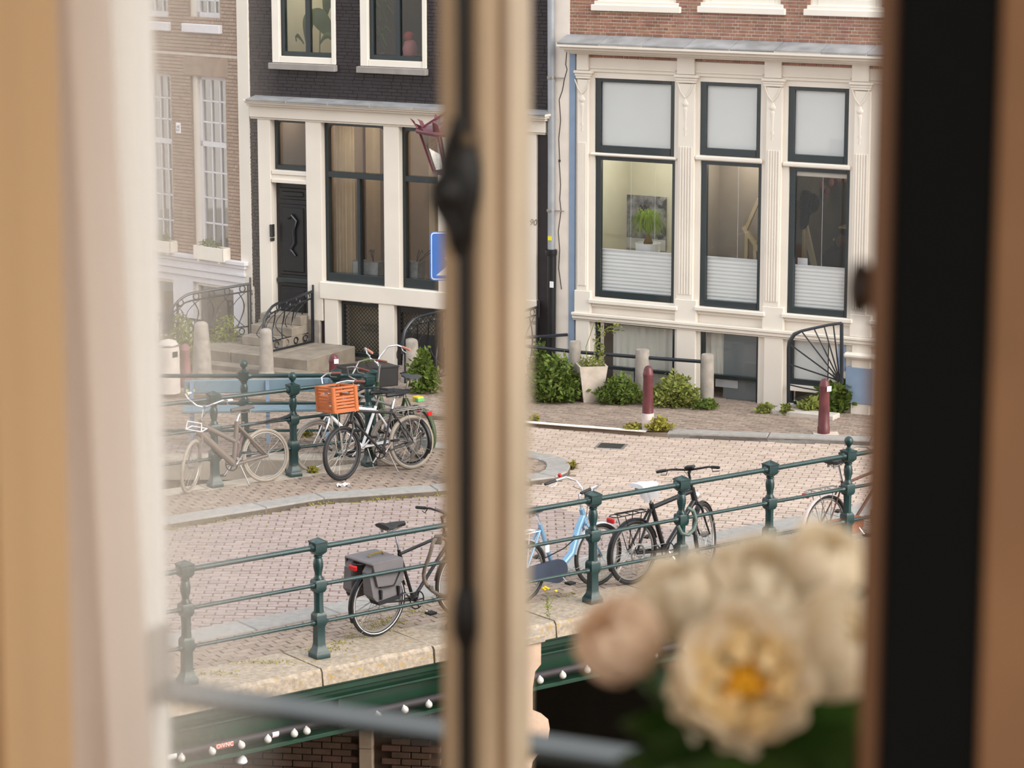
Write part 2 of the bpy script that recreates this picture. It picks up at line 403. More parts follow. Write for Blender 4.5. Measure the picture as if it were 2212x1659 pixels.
def kerb_run(pts, width, z0, z1, parent, mt, length=0.95, name='kerb_stone', gap=0.012, side=1):
    """Kerb stones one by one along a line of ground points."""
    seg = []; P_ = [V((p[0], p[1], 0)) for p in pts]; N_ = []
    for i in range(len(P_)):
        n0 = (P_[i] - P_[i-1]).normalized() if i else None; n1 = (P_[i+1] - P_[i]).normalized() if i < len(P_)-1 else None
        t = (n0 or n1) + (n1 or n0); t.normalize(); N_.append(V((-t.y, t.x, 0))*side*width)
    for i in range(len(P_)-1):
        d = P_[i+1] - P_[i]; n = max(1, round(d.length / length))
        for k in range(n): seg.append((P_[i] + d*k/n, P_[i] + d*(k+1)/n, N_[i].lerp(N_[i+1], k/n), N_[i].lerp(N_[i+1], (k+1)/n)))
    for a, b, na, nb in seg:
        d = (b - a).normalized(); nrm = V((-d.y, d.x, 0))*side
        a2, b2 = a + d*gap/2, b - d*gap/2
        c = 0.012
        vs = [a2, b2, b2 + nb, a2 + na]
        lo = [V((p.x, p.y, z0)) for p in vs]; mi = [V((p.x, p.y, z1 - c)) for p in vs]
        ctr = sum((V((p.x, p.y, z1)) for p in vs), V())/4
        hi = [V((p.x, p.y, z1)) + (ctr - V((p.x, p.y, z1))).normalized()*c for p in vs]
        m = MB().add(lo + mi + hi, [(0,1,5,4),(1,2,6,5),(2,3,7,6),(3,0,4,7),(4,5,9,8),(5,6,10,9),(6,7,11,10),(7,4,8,11),(8,9,10,11)])
        m.build(name, mt, parent)
isl_pts = gpoly(kerb_px, ZS)
kerb_run(isl_pts, 0.3, -0.1, ZS + 0.012, walk_isl, KERB, side=1)
kerb_run(gpoly([(1440, 936), (1879, 953), (2300, 975)], ZS), 0.26, -0.1, ZS + 0.012, walk_far, KERB, 1.3)
kerb_run([tuple(nl(s, Q_K0).xy) for s in range(-8, 14, 1)], Q_K1 - Q_K0, -0.1, ZS + 0.01, walk_near, KERB, 1.0)
ln = MB(); a, b = gp(1100, 909, ZS), gp(1396, 932, ZS); m_ = gp(1250, 921, ZS)
for p, q in ((a, m_), (m_, b)): ln.bar(p + V((0,0,.004)), q + V((0,0,.004)), 0.09, 0.012)
ln.build('road_marking', mat('white_road_paint', (235, 232, 225), 0.7, var=0.08, scale=20), walk_far)
mh = thing('manhole_cover', 'dark iron drain cover sunk in the beige brick street', 'drain cover', gp(1320, 964, 0.0), -0.25)
MB().cbox(-.2, .2, -.17, .17, -.02, .006, .004).build('cover', STEEL, mh)
for i in range(4): MB().box(-.16, .16, -.13 + .075*i, -.1 + .075*i, .006, .012).build('slot_bar', BLACKG, mh)

# ------------------------------------------------------------------ the near bridge
bridge = thing('bridge', 'green steel girder bridge with a lichened granite coping in front', 'bridge', nl(0, 0, 0))
BO = bridge.location.copy()
rotb = math.atan2(EN.y, EN.x); bridge.rotation_euler = (0, 0, rotb)
# bridge local axes: x along, y away from the camera
joints = [-9.0, -6.6, -4.2, -1.9, ns(738, 1478, 0.0), 1.1, ns(1190, 1340, ZS), 4.1, 6.2, 8.4, 11, 14]
joints = sorted(joints)
for a, b in zip(joints[:-1], joints[1:]):
    m = MB(); n = 12; x0, x1 = a + .01, b - .01
    prof = [(Q_IN, -.1), (Q_IN, ZS), (Q_OUT + .03, ZS + .005), (Q_OUT, ZS - .03), (Q_OUT - .01, -.1)]
    g = []
    for i in range(n+1):
        x = x0 + (x1-x0)*i/n; row = []
        for j, (y, z) in enumerate(prof):
            e = random.uniform(-.012, .012) if j in (2, 3) else 0
            row.append((x, y + e, z + (e*.6 if j != 1 else 0)))
        g.append(row)
    vs = [p for row in g for p in row]; k = len(prof)
    fs = [(i*k+j, i*k+(j+1) % k, (i+1)*k+(j+1) % k, (i+1)*k+j) for i in range(n) for j in range(k)]
    fs += [tuple(range(k))[::-1], tuple(n*k+j for j in range(k))]
    m.add(vs, fs); m.build('coping_stone', COPE, bridge)
ZB = -0.60
g = MB(); g.box(-9, 14, Q_OUT + .10, Q_OUT + .16, ZB, -.1); g.build('girder_web', GIRD, bridge)
for (z0, z1, d, nm) in ((-.135, -.1, .02, 'top_flange'), (-.20, -.135, .05, 'upper_moulding'), (-.27, -.245, -.0, 'middle_ledge'), (ZB, ZB + .045, -.06, 'bottom_flange')):
    MB().cbox(-9, 14, Q_OUT + d, Q_OUT + .12, z0, z1, .008).build(nm, GIRD, bridge)
for i in range(-8, 14, 2): MB().box(i, i + .03, Q_OUT + .03, Q_OUT + .12, ZB + .03, -.27).build('stiffener', GIRD, bridge)
MB().box(-9, 14, Q_OUT + .16, Q_OUT + 4.2, -.32, -.1).build('deck_underside', BLACKG, bridge)
PY, PZ = Q_OUT - .04, ZB + .15
pipe = MB().tube([(-9, PY, PZ), (14, PY, PZ)], .042, 12).build('light_pipe', mat('dark_pipe', (48, 44, 46), .6), bridge)
def pipe_x(px, py): 
    P = nl(0, PY, PZ); p = on_plane(px, py, P, QN); return (p - P).dot(EN)
bulb = MB()
bulb.lathe([(.016, .02), (.018, .01), (.03, -.002), (.038, -.022), (.036, -.042), (.024, -.058), (.002, -.064)], 12)
bulbm = bulb.mesh('bulb', mat('clear_bulb', (206, 200, 192), .12, var=.02, spec=.9))
for (x, y) in ((300, 1668), (388, 1650), (452, 1636), (515, 1620), (574, 1602), (631, 1586), (657, 1583), (740, 1562), (810, 1546), (868, 1533), (921, 1517), (985, 1503), (1050, 1488), (1105, 1476), (1161, 1463), (1210, 1453), (1263, 1443), (1340, 1430), (1409, 1416), (1475, 1402), (1560, 1385), (1650, 1366), (1740, 1350)):
    o = link('bulb', bulbm, pipe); o.location = (pipe_x(x, y), PY - .035, PZ - .01); o.rotation_euler = (-.5, random.uniform(-.3,.3), 0)
def sticker(px0, px1, y, col, nm, text=None):
    x0, x1 = pipe_x(px0, y), pipe_x(px1, y); m = MB(); n = 6; vs = []
    for i in range(n+1):
        a = math.radians(150 + 90*i/n)
        for x in (x0, x1): vs.append((x, PY + .0436*math.cos(a), PZ - .0436*math.sin(a)*-1))
    m.add(vs, [(2*i, 2*i+1, 2*i+3, 2*i+2) for i in range(n)])
    o = m.build(nm, mat('sticker_' + col[0], col[1], .5, var=.05), pipe)
    return x0, x1
def text_mesh(name, body, size, material, parent, loc, rot, depth=0.001, align='CENTER', shear=0):
    cu = bpy.data.curves.new(name, 'FONT'); cu.body = body; cu.size = size; cu.extrude = depth; cu.align_x = align; cu.align_y = 'CENTER'; cu.shear = shear
    o = bpy.data.objects.new(name, cu); COL.objects.link(o)
    dg = bpy.context.evaluated_depsgraph_get(); me = bpy.data.meshes.new_from_object(o.evaluated_get(dg))
    bpy.data.objects.remove(o); bpy.data.curves.remove(cu)
    me.materials.clear(); me.materials.append(material)
    p = link(name, me, parent); p.location = loc; p.rotation_euler = rot; return p
x0, x1 = sticker(462, 500, 1622, ('orange', (206, 104, 76)), 'sticker')
text_mesh('sticker_lettering', 'OiVNC', .06, WHITEP, pipe, ((x0 + x1)/2, PY - .0455, PZ), (math.pi/2, 0, 0), .0006)
sticker(358, 378, 1650, ('white', (226, 226, 224)), 'sticker'); sticker(584, 598, 1588, ('pinkwhite', (236, 214, 224)), 'sticker')
wl = thing('bridge_lamp', 'small white bell lamp hanging under the bridge girder', 'lamp', on_plane(522, 1636, nl(0, Q_OUT + .05, ZB), QN))
MB().lathe([(.004, .06), (.012, .045), (.012, .03), (.045, -.005), (.056, -.04), (.05, -.052), (.02, -.055)], 16).build('lamp_shade', WHITEP, wl)
MB().tube([(0, 0, .05), (0, 0, .12), (0, .04, .14)], .006, 6).build('bracket', BLACKG, wl)

# quay wall under the bridge, water, stone bracket
AB = on_plane(760, 1640, nl(0, Q_OUT + 1.6, -1), QN)
aw = link('quay_wall', None); aw.location = (AB.x, AB.y, 0); aw.rotation_euler = (0, 0, math.radians(-8))
tag(aw, 'dark brick quay wall in the shade under the bridge', kind='structure')
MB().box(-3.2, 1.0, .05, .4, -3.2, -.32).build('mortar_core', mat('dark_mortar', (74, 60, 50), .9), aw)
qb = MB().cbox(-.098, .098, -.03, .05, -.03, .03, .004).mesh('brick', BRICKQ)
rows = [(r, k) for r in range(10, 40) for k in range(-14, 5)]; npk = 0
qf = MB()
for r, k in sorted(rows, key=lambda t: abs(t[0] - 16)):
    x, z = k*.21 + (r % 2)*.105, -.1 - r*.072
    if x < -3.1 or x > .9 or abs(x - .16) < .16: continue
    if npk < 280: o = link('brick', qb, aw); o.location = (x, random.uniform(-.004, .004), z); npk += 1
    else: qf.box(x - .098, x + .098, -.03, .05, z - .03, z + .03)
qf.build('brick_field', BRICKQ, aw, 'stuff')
for i in range(8): MB().cbox(.09, .23, -.07, .06, -3.2 + .36*i, -2.845 + .36*i, .006).build('granite_block', mat('pale_granite', (178, 158, 138), .85, bump=.3, rnd=.08), aw)
water = MB().add([(-40, -5, -2.3), (40, -5, -2.3), (40, 50, -2.3), (-40, 50, -2.3)], [(0,1,2,3)]).build('canal_water', WATER, None, 'structure'); tag(water, 'dark still canal water under the bridge')
SBP = on_plane(1130, 1540, nl(0, Q_OUT - .55, -.8), QN)
sb = thing('stone_bracket', 'carved pale stone bracket beside the green girder half behind the window stile', 'stone bracket', SBP, rotb)
prof = [(-.28, .75), (.10, .75), (.10, .52), (.03, .46), (.0, .30), (.0, .06), (.10, .02), (.19, -.06), (.21, -.16), (.19, -.27), (.11, -.36), (.0, -.46), (-.05, -.7), (-.06, -1.5), (-.28, -1.5)]
MB().prism(prof, lambda p: (p[0], -.16, p[1]), lambda p: (p[0], .5, p[1])).build('scroll', mat('pink_stone', (196, 168, 146), .85, var=.12, bump=.4), sb)
MB().cbox(-.3, .13, -.2, .5, .75, .83, .01).build('cap_slab', COPE, sb)

# ------------------------------------------------------------------ canal railings
def post_mesh(ball=False, k=1.0):
    m = MB()
    m.square([(.078, 0), (.078, .055), (.072, .062), (.052, .105), (.044, .145), (.042, .31), (.05, .33)])
    m.square([(.05, .33), (.056, .34), (.056, .43), (.05, .445), (.042, .46)])
    m.lathe([(.05, .45), (.046, .5), (.046, .62), (.05, .66)], 8, ph=math.pi/8, smooth=False)
    m.square([(.044, .66), (.058, .69), (.058, .77), (.05, .785)])
    m.lathe([(.05, .785), (.05, .80), (.036, .82), (.034, .84), (.048, .90), (.05, .94), (.044, .985), (.034, 1.0), (.044, 1.01), (.044, 1.02), (.032, 1.03)], 14)
    m.square([(.034, 1.03), (.06, 1.06), (.064, 1.07), (.064, 1.15), (.07, 1.155), (.07, 1.165)] + ([(.03, 1.18)] if ball else [(.0, 1.205)]))
    if ball: m.lathe([(.03, 1.175), (.03, 1.19), (.02, 1.2), (.024, 1.215), (.045, 1.24), (.052, 1.27), (.044, 1.3), (.022, 1.32), (.002, 1.325)], 14)
    m.v = [(x, y, z*k) for x, y, z in m.v]
    return m.mesh('post', IRON)
def railing(name, label, cat, pts, balls, k=1.0, caps=(1, 1), rails=(.355, .73, 1.105), group='green canal railings', z=ZS):
    P = [V((p[0], p[1], z)) for p in pts]; root = thing(name, label, cat, P[0], group=group)
    ms = {}
    for i, p in enumerate(P):
        b = i in balls
        if b not in ms: ms[b] = post_mesh(b, k)
        d = P[min(i+1, len(P)-1)] - P[max(i-1, 0)]
        o = link('post', ms[b], root); o.location = p - P[0]; o.rotation_euler = (0, 0, math.atan2(d.y, d.x))
    for h, r in zip(rails, (.019, .02, .027)):
        m = MB(); m.tube([p - P[0] + V((0, 0, h*k)) for p in P], r, 12)
        for i, p in enumerate(P):                                   # sockets where the rail meets each post
            for j in (i-1, i+1):
                if 0 <= j < len(P):
                    d = (P[j] - p).normalized(); c = p - P[0] + V((0, 0, h*k))
                    m.tube([c + d*.05, c + d*.075, c + d*.1], [r*1.8, r*1.5, r*1.05], 10)
        m.build('rail', IRON, root)
    return root
def on_n(px):                                                  # a post on the near line at this column
    lo, hi = -30, 30
    for _ in range(60):
        mid = (lo + hi)/2
        if proj(nl(mid, 0, ZS))[0] < px: lo = mid
        else: hi = mid
    return nl(lo, 0, ZS)
rail_near = railing('canal_railing', 'long dark green iron railing with square post caps along the near bridge edge', 'railing',
    [on_n(x) for x in (-160, 120, 405, 690, 985, 1280, 1470, 1660, 1828, 1985)], {8}, 1.0)
rA = railing('canal_railing', 'green iron railing right behind the pale grey bicycle on the far sidewalk', 'railing',
    [gp(125, 1098, ZS), gp(295, 1074, ZS), gp(465, 1051, ZS), gp(635, 1028, ZS), gp(797, 1006, ZS)], {3}, 1.0)
rB = railing('canal_railing', 'green iron railing in front of the blue grey bench along the quay', 'railing',
    [gp(130, 986, ZS), gp(332, 986, ZS), gp(530, 986, ZS), gp(728, 985, ZS), gp(806, 987, ZS)], {2}, .96)
# copings and quay walls under the two far railings
def coping(pts, w0, w1, label, zt, depth):
    root = link('quay_edge', None); tag(root, label, kind='structure')
    for a, b in zip(pts[:-1], pts[1:]):
        a = V((a.x, a.y, 0)); b = V((b.x, b.y, 0)); d = (b-a).normalized(); nrm = V((-d.y, d.x, 0)); n = max(1, round((b-a).length/1.2))
        for i in range(n):
            s0 = a + (b-a)*i/n + d*.006; s1 = a + (b-a)*(i+1)/n - d*.006
            m = MB(); m.ob((s0+s1)/2 + nrm*(w0+w1)/2 + V((0,0,zt-.13)), (s1-s0)/2, nrm*(w1-w0)/2, V((0,0,.13))); m.build('coping_stone', mat('pale_coping', (176, 164, 150), .85, var=.12, scale=8, rnd=.06), root)
        MB().ob((a+b)/2 + nrm*(w0+w1)/2 + V((0,0,zt-.26-depth/2)), (b-a)/2, nrm*((w1-w0)/2-.04), V((0,0,depth/2))).build('wall_face', BRICKQ, root)
coping([gp(60, 1106, ZS), gp(800, 1005, ZS)], -.14, .2, 'pale stone edge under the railing behind the far bicycles', ZS, 2)
coping([gp(60, 986, ZS), gp(806, 986, ZS)], -.22, .16, 'pale stone quay edge under the railing in front of the bench', ZS, 2)
# ------------------------------------------------------------------ canal houses
class Fac:
    """A facade: local x along it, local -y towards the street, z up."""
    def __init__(s, O, deg, name, label):
        s.O = V((O.x, O.y, 0)); s.a = math.radians(deg)
        s.eu = V((math.cos(s.a), -math.sin(s.a), 0)); s.n = V((-math.sin(s.a), -math.cos(s.a), 0))
        s.root = thing(name, label, 'house', s.O, -s.a, 'canal houses across the street')
    def uz(s, px, py, out=0.0):
        p = on_plane(px, py, s.O + s.n*out, s.n); return (p - s.O).dot(s.eu), p.z
    def rect(s, x0, y0, x1, y1, out=0.0):
        """Pixel rows y0 (top), y1 (bottom) are read at column x0; everything is level on the wall."""
        u0, z1 = s.uz(x0, y0, out); _, z0 = s.uz(x0, y1, out); u0 = s.uz(x0, (y0+y1)/2, out)[0]
        u1 = s.uz(x1, (y0+y1)/2, out)[0]
        return u0, u1, z0, z1
    def fb(s, mb, x0, y0, x1, y1, out, inn=0.0, c=0.0):
        u0, u1, z0, z1 = s.rect(x0, y0, x1, y1, out)
        return mb.cbox(u0, u1, -out, inn, z0, z1, c) if c else mb.box(u0, u1, -out, inn, z0, z1)
    def world(s, u, y, z): return s.O + s.eu*u - s.n*y + V((0,0,z))
def cut(region, holes):
    u0, u1, z0, z1 = region
    us = sorted({u0, u1} | {min(max(h[i], u0), u1) for h in holes for i in (0, 1)})
    out = []
    for a, b in zip(us[:-1], us[1:]):
        if b - a < 1e-4: continue
        m = (a+b)/2; spans = sorted((max(h[2], z0), min(h[3], z1)) for h in holes if h[0] < m < h[1]); z = z0
        for lo, hi in spans:
            if lo > z: out.append((a, b, z, lo))
            z = max(z, hi)
        if z1 > z: out.append((a, b, z, z1))
    return out
def wall_mb(region, holes, y0, y1):
    m = MB()
    for a, b, c, d in cut(region, holes): m.box(a, b, y0, y1, c, d)
    return m
def bricks(root, region, holes, course, bl, mt, joint=.010, proud=.012, pick=0, order=None, alternate=True, fac=None, hj=1.0):
    u0, u1, z0, z1 = region; got = []
    r = 0; z = z0
    while z < z1:
        u = u0 - random.uniform(0, bl) if not alternate else u0 - (0 if r % 2 else bl*.75)
        k = 0
        while u < u1:
            L = bl if (not alternate or (k + r) % 2 == 0 or random.random() < .12) else bl*.5
            a, b = max(u, u0), min(u + L, u1); c, d = z, min(z + course, z1)
            segs = [(a, b)]
            for h in holes:
                if h[2] < (c+d)/2 < h[3]:
                    ns_ = []
                    for (p, q) in segs:
                        if h[1] <= p or h[0] >= q: ns_.append((p, q)); continue
                        if p < h[0]: ns_.append((p, h[0]))
                        if q > h[1]: ns_.append((h[1], q))
                    segs = ns_
            for p, q in segs:
                if q - p > .02 and d - c > .015: got.append((p, q, c, d))
            u += L; k += 1
        z += course; r += 1
    if order: got.sort(key=order)
    fld = MB(); cache = {}
    for i, (a, b, c, d) in enumerate(got):
        e = joint/2; pr = proud + random.uniform(-.002, .003)
        if i < pick:
            key = (round(b-a, 2), round(d-c, 3))
            if key not in cache:
                w2, h2 = (b-a)/2 - e, (d-c)/2 - e
                cache[key] = MB().add([(-w2,0,-h2),(w2,0,-h2),(w2,0,h2),(-w2,0,h2),(-w2+.003,-proud,-h2+.003),(w2-.003,-proud,-h2+.003),(w2-.003,-proud,h2-.003),(-w2+.003,-proud,h2-.003)],
                    [(4,5,6,7),(0,1,5,4),(1,2,6,5),(2,3,7,6),(3,0,4,7)]).mesh('brick', mt)
            o = link('brick', cache[key], root); o.location = ((a+b)/2, proud - pr, (c+d)/2)
        else:
            a2, b2, c2, d2 = a+e*hj, b-e*hj, c+e, d-e
            fld.add([(a2,0,c2),(b2,0,c2),(b2,0,d2),(a2,0,d2),(a2+.002,-pr,c2+.002),(b2-.002,-pr,c2+.002),(b2-.002,-pr,d2-.002),(a2+.002,-pr,d2-.002)],
                    [(4,5,6,7),(0,1,5,4),(1,2,6,5),(2,3,7,6),(3,0,4,7)])
    if fld.v: fld.build('brick_field', mt, root, 'stuff')
def sash(F, rc, fl, fr, ft, fb_, mt, name='window', y0=.03, y1=.10, pane=True, bars=(), rounded=0.0):
    """Frame of a window as a part; the pane is its sub-part. bars: boxes (u0,u1,z0,z1) in the frame's plane."""
    u0, u1, z0, z1 = rc; m = MB(); c = .004
    m.cbox(u0, u0+fl, y0, y1, z0, z1, c); m.cbox(u1-fr, u1, y0, y1, z0, z1, c)
    m.cbox(u0+fl, u1-fr, y0+.002, y1, z1-ft, z1, c); m.cbox(u0+fl, u1-fr, y0-.015, y1, z0, z0+fb_, c)
    for (a, b, cc, d) in bars: m.cbox(a, b, y0+.004, y1, cc, d, c)
    if rounded:
        for (ux, sx) in ((u0+fl, 1), (u1-fr, -1)):
            pts = [(ux, z1-ft)] + [(ux + sx*rounded*(1-math.sin(t)), z1 - ft - rounded*(1-math.cos(t))) for t in [math.pi/2*i/6 for i in range(7)]]
            m.prism(pts, lambda p: (p[0], y0+.004, p[1]), lambda p: (p[0], y1, p[1]))
    w_ = m.build(name, mt, F.root)
    if pane: MB().box(u0+fl*.6, u1-fr*.6, y1-.03, y1-.026, z0+fb_*.6, z1-ft*.6).build('pane', GLASS, w_)
    return w_
def pleats(u0, u1, z0, z1, y, n, amp): 
    m = MB(); g = []
    for i in range(2*n+1):
        z = z1 + (z0-z1)*i/(2*n); yy = y + (amp if i % 2 else -amp)
        g.append([(u0, yy, z), (u1, yy, z)])
    m.sheet(g); m.sm = False; return m
def folds(u0, u1, z0, z1, y, n, amp, seed=1, flare=0.0):
    """Hanging cloth in folds."""
    rr = random.Random(seed); ph = [rr.uniform(0, 6) for _ in range(4)]; g = []
    for j in range(7):
        t = j/6; row = []
        for i in range(n*8+1):
            s = i/(n*8); k = amp*(math.sin(s*n*6.283 + ph[0]) + .4*math.sin(s*n*11 + ph[1] + t))
            row.append((u0 + (u1-u0)*s + flare*t*s, y + k*(.7+.3*t), z1 + (z0-z1)*t))
        g.append(row)
    return MB().sheet(g)
def room(F, u0, u1, z0, z1, y0, depth, wm, fm, nm='room_shell', back=None):
    m = MB(); t = .05
    m.box(u0-t, u0, y0, y0+depth, z0, z1); m.box(u1, u1+t, y0, y0+depth, z0, z1)
    m.box(u0-t, u1+t, y0+depth, y0+depth+t, z0-t, z1+t); m.box(u0-t, u1+t, y0, y0+depth, z1, z1+t)
    r = m.build(nm, wm, F.root); MB().box(u0-t, u1+t, y0, y0+depth, z0-t, z0).build('room_floor', fm, F.root)
    return r

A_H = 29.0
OB = gp(1640, 880)
# ---- the cream house on the right
RH = Fac(OB, A_H, 'canal_house', 'red brick house with a cream pilastered ground floor and three tall windows')
zc0 = RH.uz(1560, 105)[1]; UL, UR = RH.uz(1230, 300)[0], RH.uz(2080, 300)[0]
topz = 8.6
wins3 = [(1284, 1457), (1511, 1643), (1701, 1833)]
# upper windows (mostly above the picture)
uph = []
for (sx0, sy, sx1) in ((1292, 6, 1460), (1522, 10, 1686), (1752, 16, 1905)):
    u0, u1, _, z1 = RH.rect(sx0, sy, sx1, sy+5); uph.append((u0, u1, z1, topz - .5))
reg = (UL, UR, zc0 - .2, topz)
wall_mb(reg, uph, .0, .3).build('brick_backing', MORT, RH.root)
bricks(RH.root, reg, uph, .0465, .165, BRICKR, joint=.014, pick=300, order=lambda t: (abs(t[2] - (zc0+.36)) > .30, t[0] > RH.uz(1868, 60)[0], t[2]), fac=RH)
for i, (u0, u1, z0, z1) in enumerate(uph):
    w_ = sash(RH, (u0, u1, z0, z1), .10, .10, .10, .12, WHITE, y0=.02, y1=.12)
    MB().box(u0+.12, u1-.12, .14, .16, z0+.1, z1).build('blind', BLIND, w_)
    s_ = MB(); s_.cbox(u0-.09, u1+.09, -.06, .06, z0-.11, z0-.02, .008); s_.cbox(u0-.05, u1+.05, -.03, .06, z0-.03, z0+.03, .006)
    s_.build('window_sill', WHITE, RH.root)
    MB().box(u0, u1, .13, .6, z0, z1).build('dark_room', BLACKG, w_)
# cornice with its slate top
def slope_top(F, x0, x1, ya, yb, out_top, out_edge, nm, mt, n=10):
    """A leaning lead or slate top: from row ya on the wall to row yb at the edge, read at column x0."""
    zt = F.uz(x0, ya)[1]; ze = F.uz(x0, yb, out_edge)[1]; u0 = F.uz(x0, yb, out_edge)[0]; u1 = F.uz(x1, yb, out_edge)[0]
    for i in range(n):
        a, b = u0 + (u1-u0)*i/n, u0 + (u1-u0)*(i+1)/n - .008
        MB().add([(a,-out_top,zt),(b,-out_top,zt),(b,-out_edge,ze),(a,-out_edge,ze),(a,-out_top,zt-.03),(b,-out_top,zt-.03),(b,-out_edge,ze-.03),(a,-out_edge,ze-.03)],
                 [(0,1,2,3),(4,7,6,5),(0,3,7,4),(1,5,6,2),(3,2,6,7)]).build(nm, mt, F.root)
    return ze
ze = slope_top(RH, 1203, 2080, 72, 91, .0, .34, 'slate_slab', SLATE, 9)
def moulding(F, x0, x1, ytop, steps, nm, mt, inn=.0, parent=None):
    """steps: (rows down, out) from the top row, read at column x0; x0 moves with out."""
    m = MB(); y = ytop
    for dy, out, sx in steps:
        F.fb(m, x0 + sx, y, x1, y + dy, out, inn, .006); y += dy
    return m.build(nm, mt, parent or F.root)
moulding(RH, 1201, 2080, 92, ((9, .34, 0), (6, .28, 6), (5, .18, 16), (4, .10, 30)), 'cornice', CREAM)
MAIN = (RH.uz(1241, 300)[0], UR, 0.0, RH.uz(1241, 98)[1])
holes = []
WR = []
for (x0, x1), (a, b, c, d) in zip(wins3, ((168, 329, 336, 641), (176, 335, 346, 661), (186, 349, 360, 677))):
    up = RH.rect(x0, a, x1, b); lo = RH.rect(x0, c, x1, d); WR.append((up, lo)); holes += [up, lo]
bas = [RH.rect(1284, 690, 1457, 835), RH.rect(1511, 710, 1637, 874), RH.rect(1703, 724, 1790, 873)]
holes += bas
wall_mb(MAIN, holes, 0, .16).build('timber_front', CREAM, RH.root)
# frieze panels, pilasters, ledges
pil = [(1243, 1272, 115), (1460, 1501, 122), (1649, 1689, 130), (1838, 1878, 138), (2040, 2080, 148)]
for i, (x0, x1, ytop) in enumerate(pil):
    sl_ = .066
    yc = 157 + (x0 - 1243)*.042                      # capital
    yb = (626, 645, 661, 678, 694)[i]; yk = (676, 694, 711, 727, 745)[i]
    m = MB(); RH.fb(m, x0+2, ytop, x1-2, yc-6, .05, 0, .006); RH.fb(m, x0+3, yc+14, x1-3, yb, .055, 0, .006)
    p_ = m.build('pilaster', CREAM, RH.root)
    m = MB(); RH.fb(m, x0-5, yc-5, x1+5, yc+1, .10, 0, .008); RH.fb(m, x0-2, yc+1, x1+2, yc+7, .08, 0, .008); RH.fb(m, x0, yc+7, x1, yc+12, .07, 0, .004); m.build('capital', CREAM, p_)
    m = MB(); RH.fb(m, x0-3, yb, x1+3, yk, .075, 0, .008); RH.fb(m, x0, yk+10, x1, yk+220, .05, 0, .006); m.build('pedestal', CREAM, p_)
    u0, u1, z0, z1 = RH.rect(x0+6, yc+150, x1-6, yb-10, .055); m = MB()
    for k in range(5): c_ = u0 + (u1-u0)*(k+.5)/5; m.cbox(c_-.012, c_+.012, -.068, -.05, z0, z1, .004)
    m.build('fluting', CREAM, p_)
    uc, zt = RH.uz((x0+x1)/2, yc+45, .06); m = MB()
    m.lathe([(.0, .0), (.012, -.01), (.03, -.05), (.05, -.08), (.05, -.10), (.02, -.13), (.034, -.15), (.03, -.18), (.022, -.3), (.016, -.4), (.03, -.44), (.012, -.47), (.024, -.52), (.0, -.58)], 12, (uc, -.05, zt), sy=.5)
    for sg in (-1, 1): m.tube([(uc + sg*.12, -.06, zt+.2), (uc + sg*.07, -.066, zt+.08), (uc + sg*.02, -.066, zt+.02), (uc, -.066, zt)], .008, 6)
    m.build('carved_drop', CREAM, p_)
cols = [(1272, 1460), (1501, 1649), (1689, 1838), (1878, 2040)]
for i, (x0, x1) in enumerate(cols):
    y0 = 118 + (x0-1272)*.044
    m = MB(); RH.fb(m, x0+2, y0+26, x1-1, y0+29, .02); RH.fb(m, x0+2, y0+33, x1-1, y0+36, .025); m.build('frieze_strip', CREAM, RH.root)
    ys = (646, 662, 677, 692)[i]; m = MB(); RH.fb(m, x0-2, ys, x1+2, ys+9, .10, 0, .01); RH.fb(m, x0, ys+9, x1, ys+15, .05, 0, .006); m.build('window_ledge', CREAM, RH.root)
    if i < 3:
        u0, u1 = WR[i][0][0], WR[i][0][1]; m = MB(); m.cbox(u0-.05, u1+.05, -.045, .1, WR[i][1][3]+.005, WR[i][0][2]-.005, .015); m.build('transom', CREAM, RH.root)
moulding(RH, 1233, 2080, 674, ((6, .11, 0), (7, .09, 2), (4, .06, 4)), 'base_moulding', CREAM)
m = MB(); RH.fb(m, 1229, 106, 1241, 900, .03, .1); m.build('blue_strip', BLUE, RH.root)
m = MB(); RH.fb(m, 1826, 792, 1885, 870, .06, 0, .006); m.build('blue_plinth', BLUE, RH.root)
m = MB(); RH.fb(m, 1820, 761, 1890, 774, .13, 0, .03); m.build('round_moulding', CREAM, RH.root)
m = MB(); RH.fb(m, 1810, 735, 1826, 800, .02, 0, .004); m.build('blue_board', BLUE, RH.root)
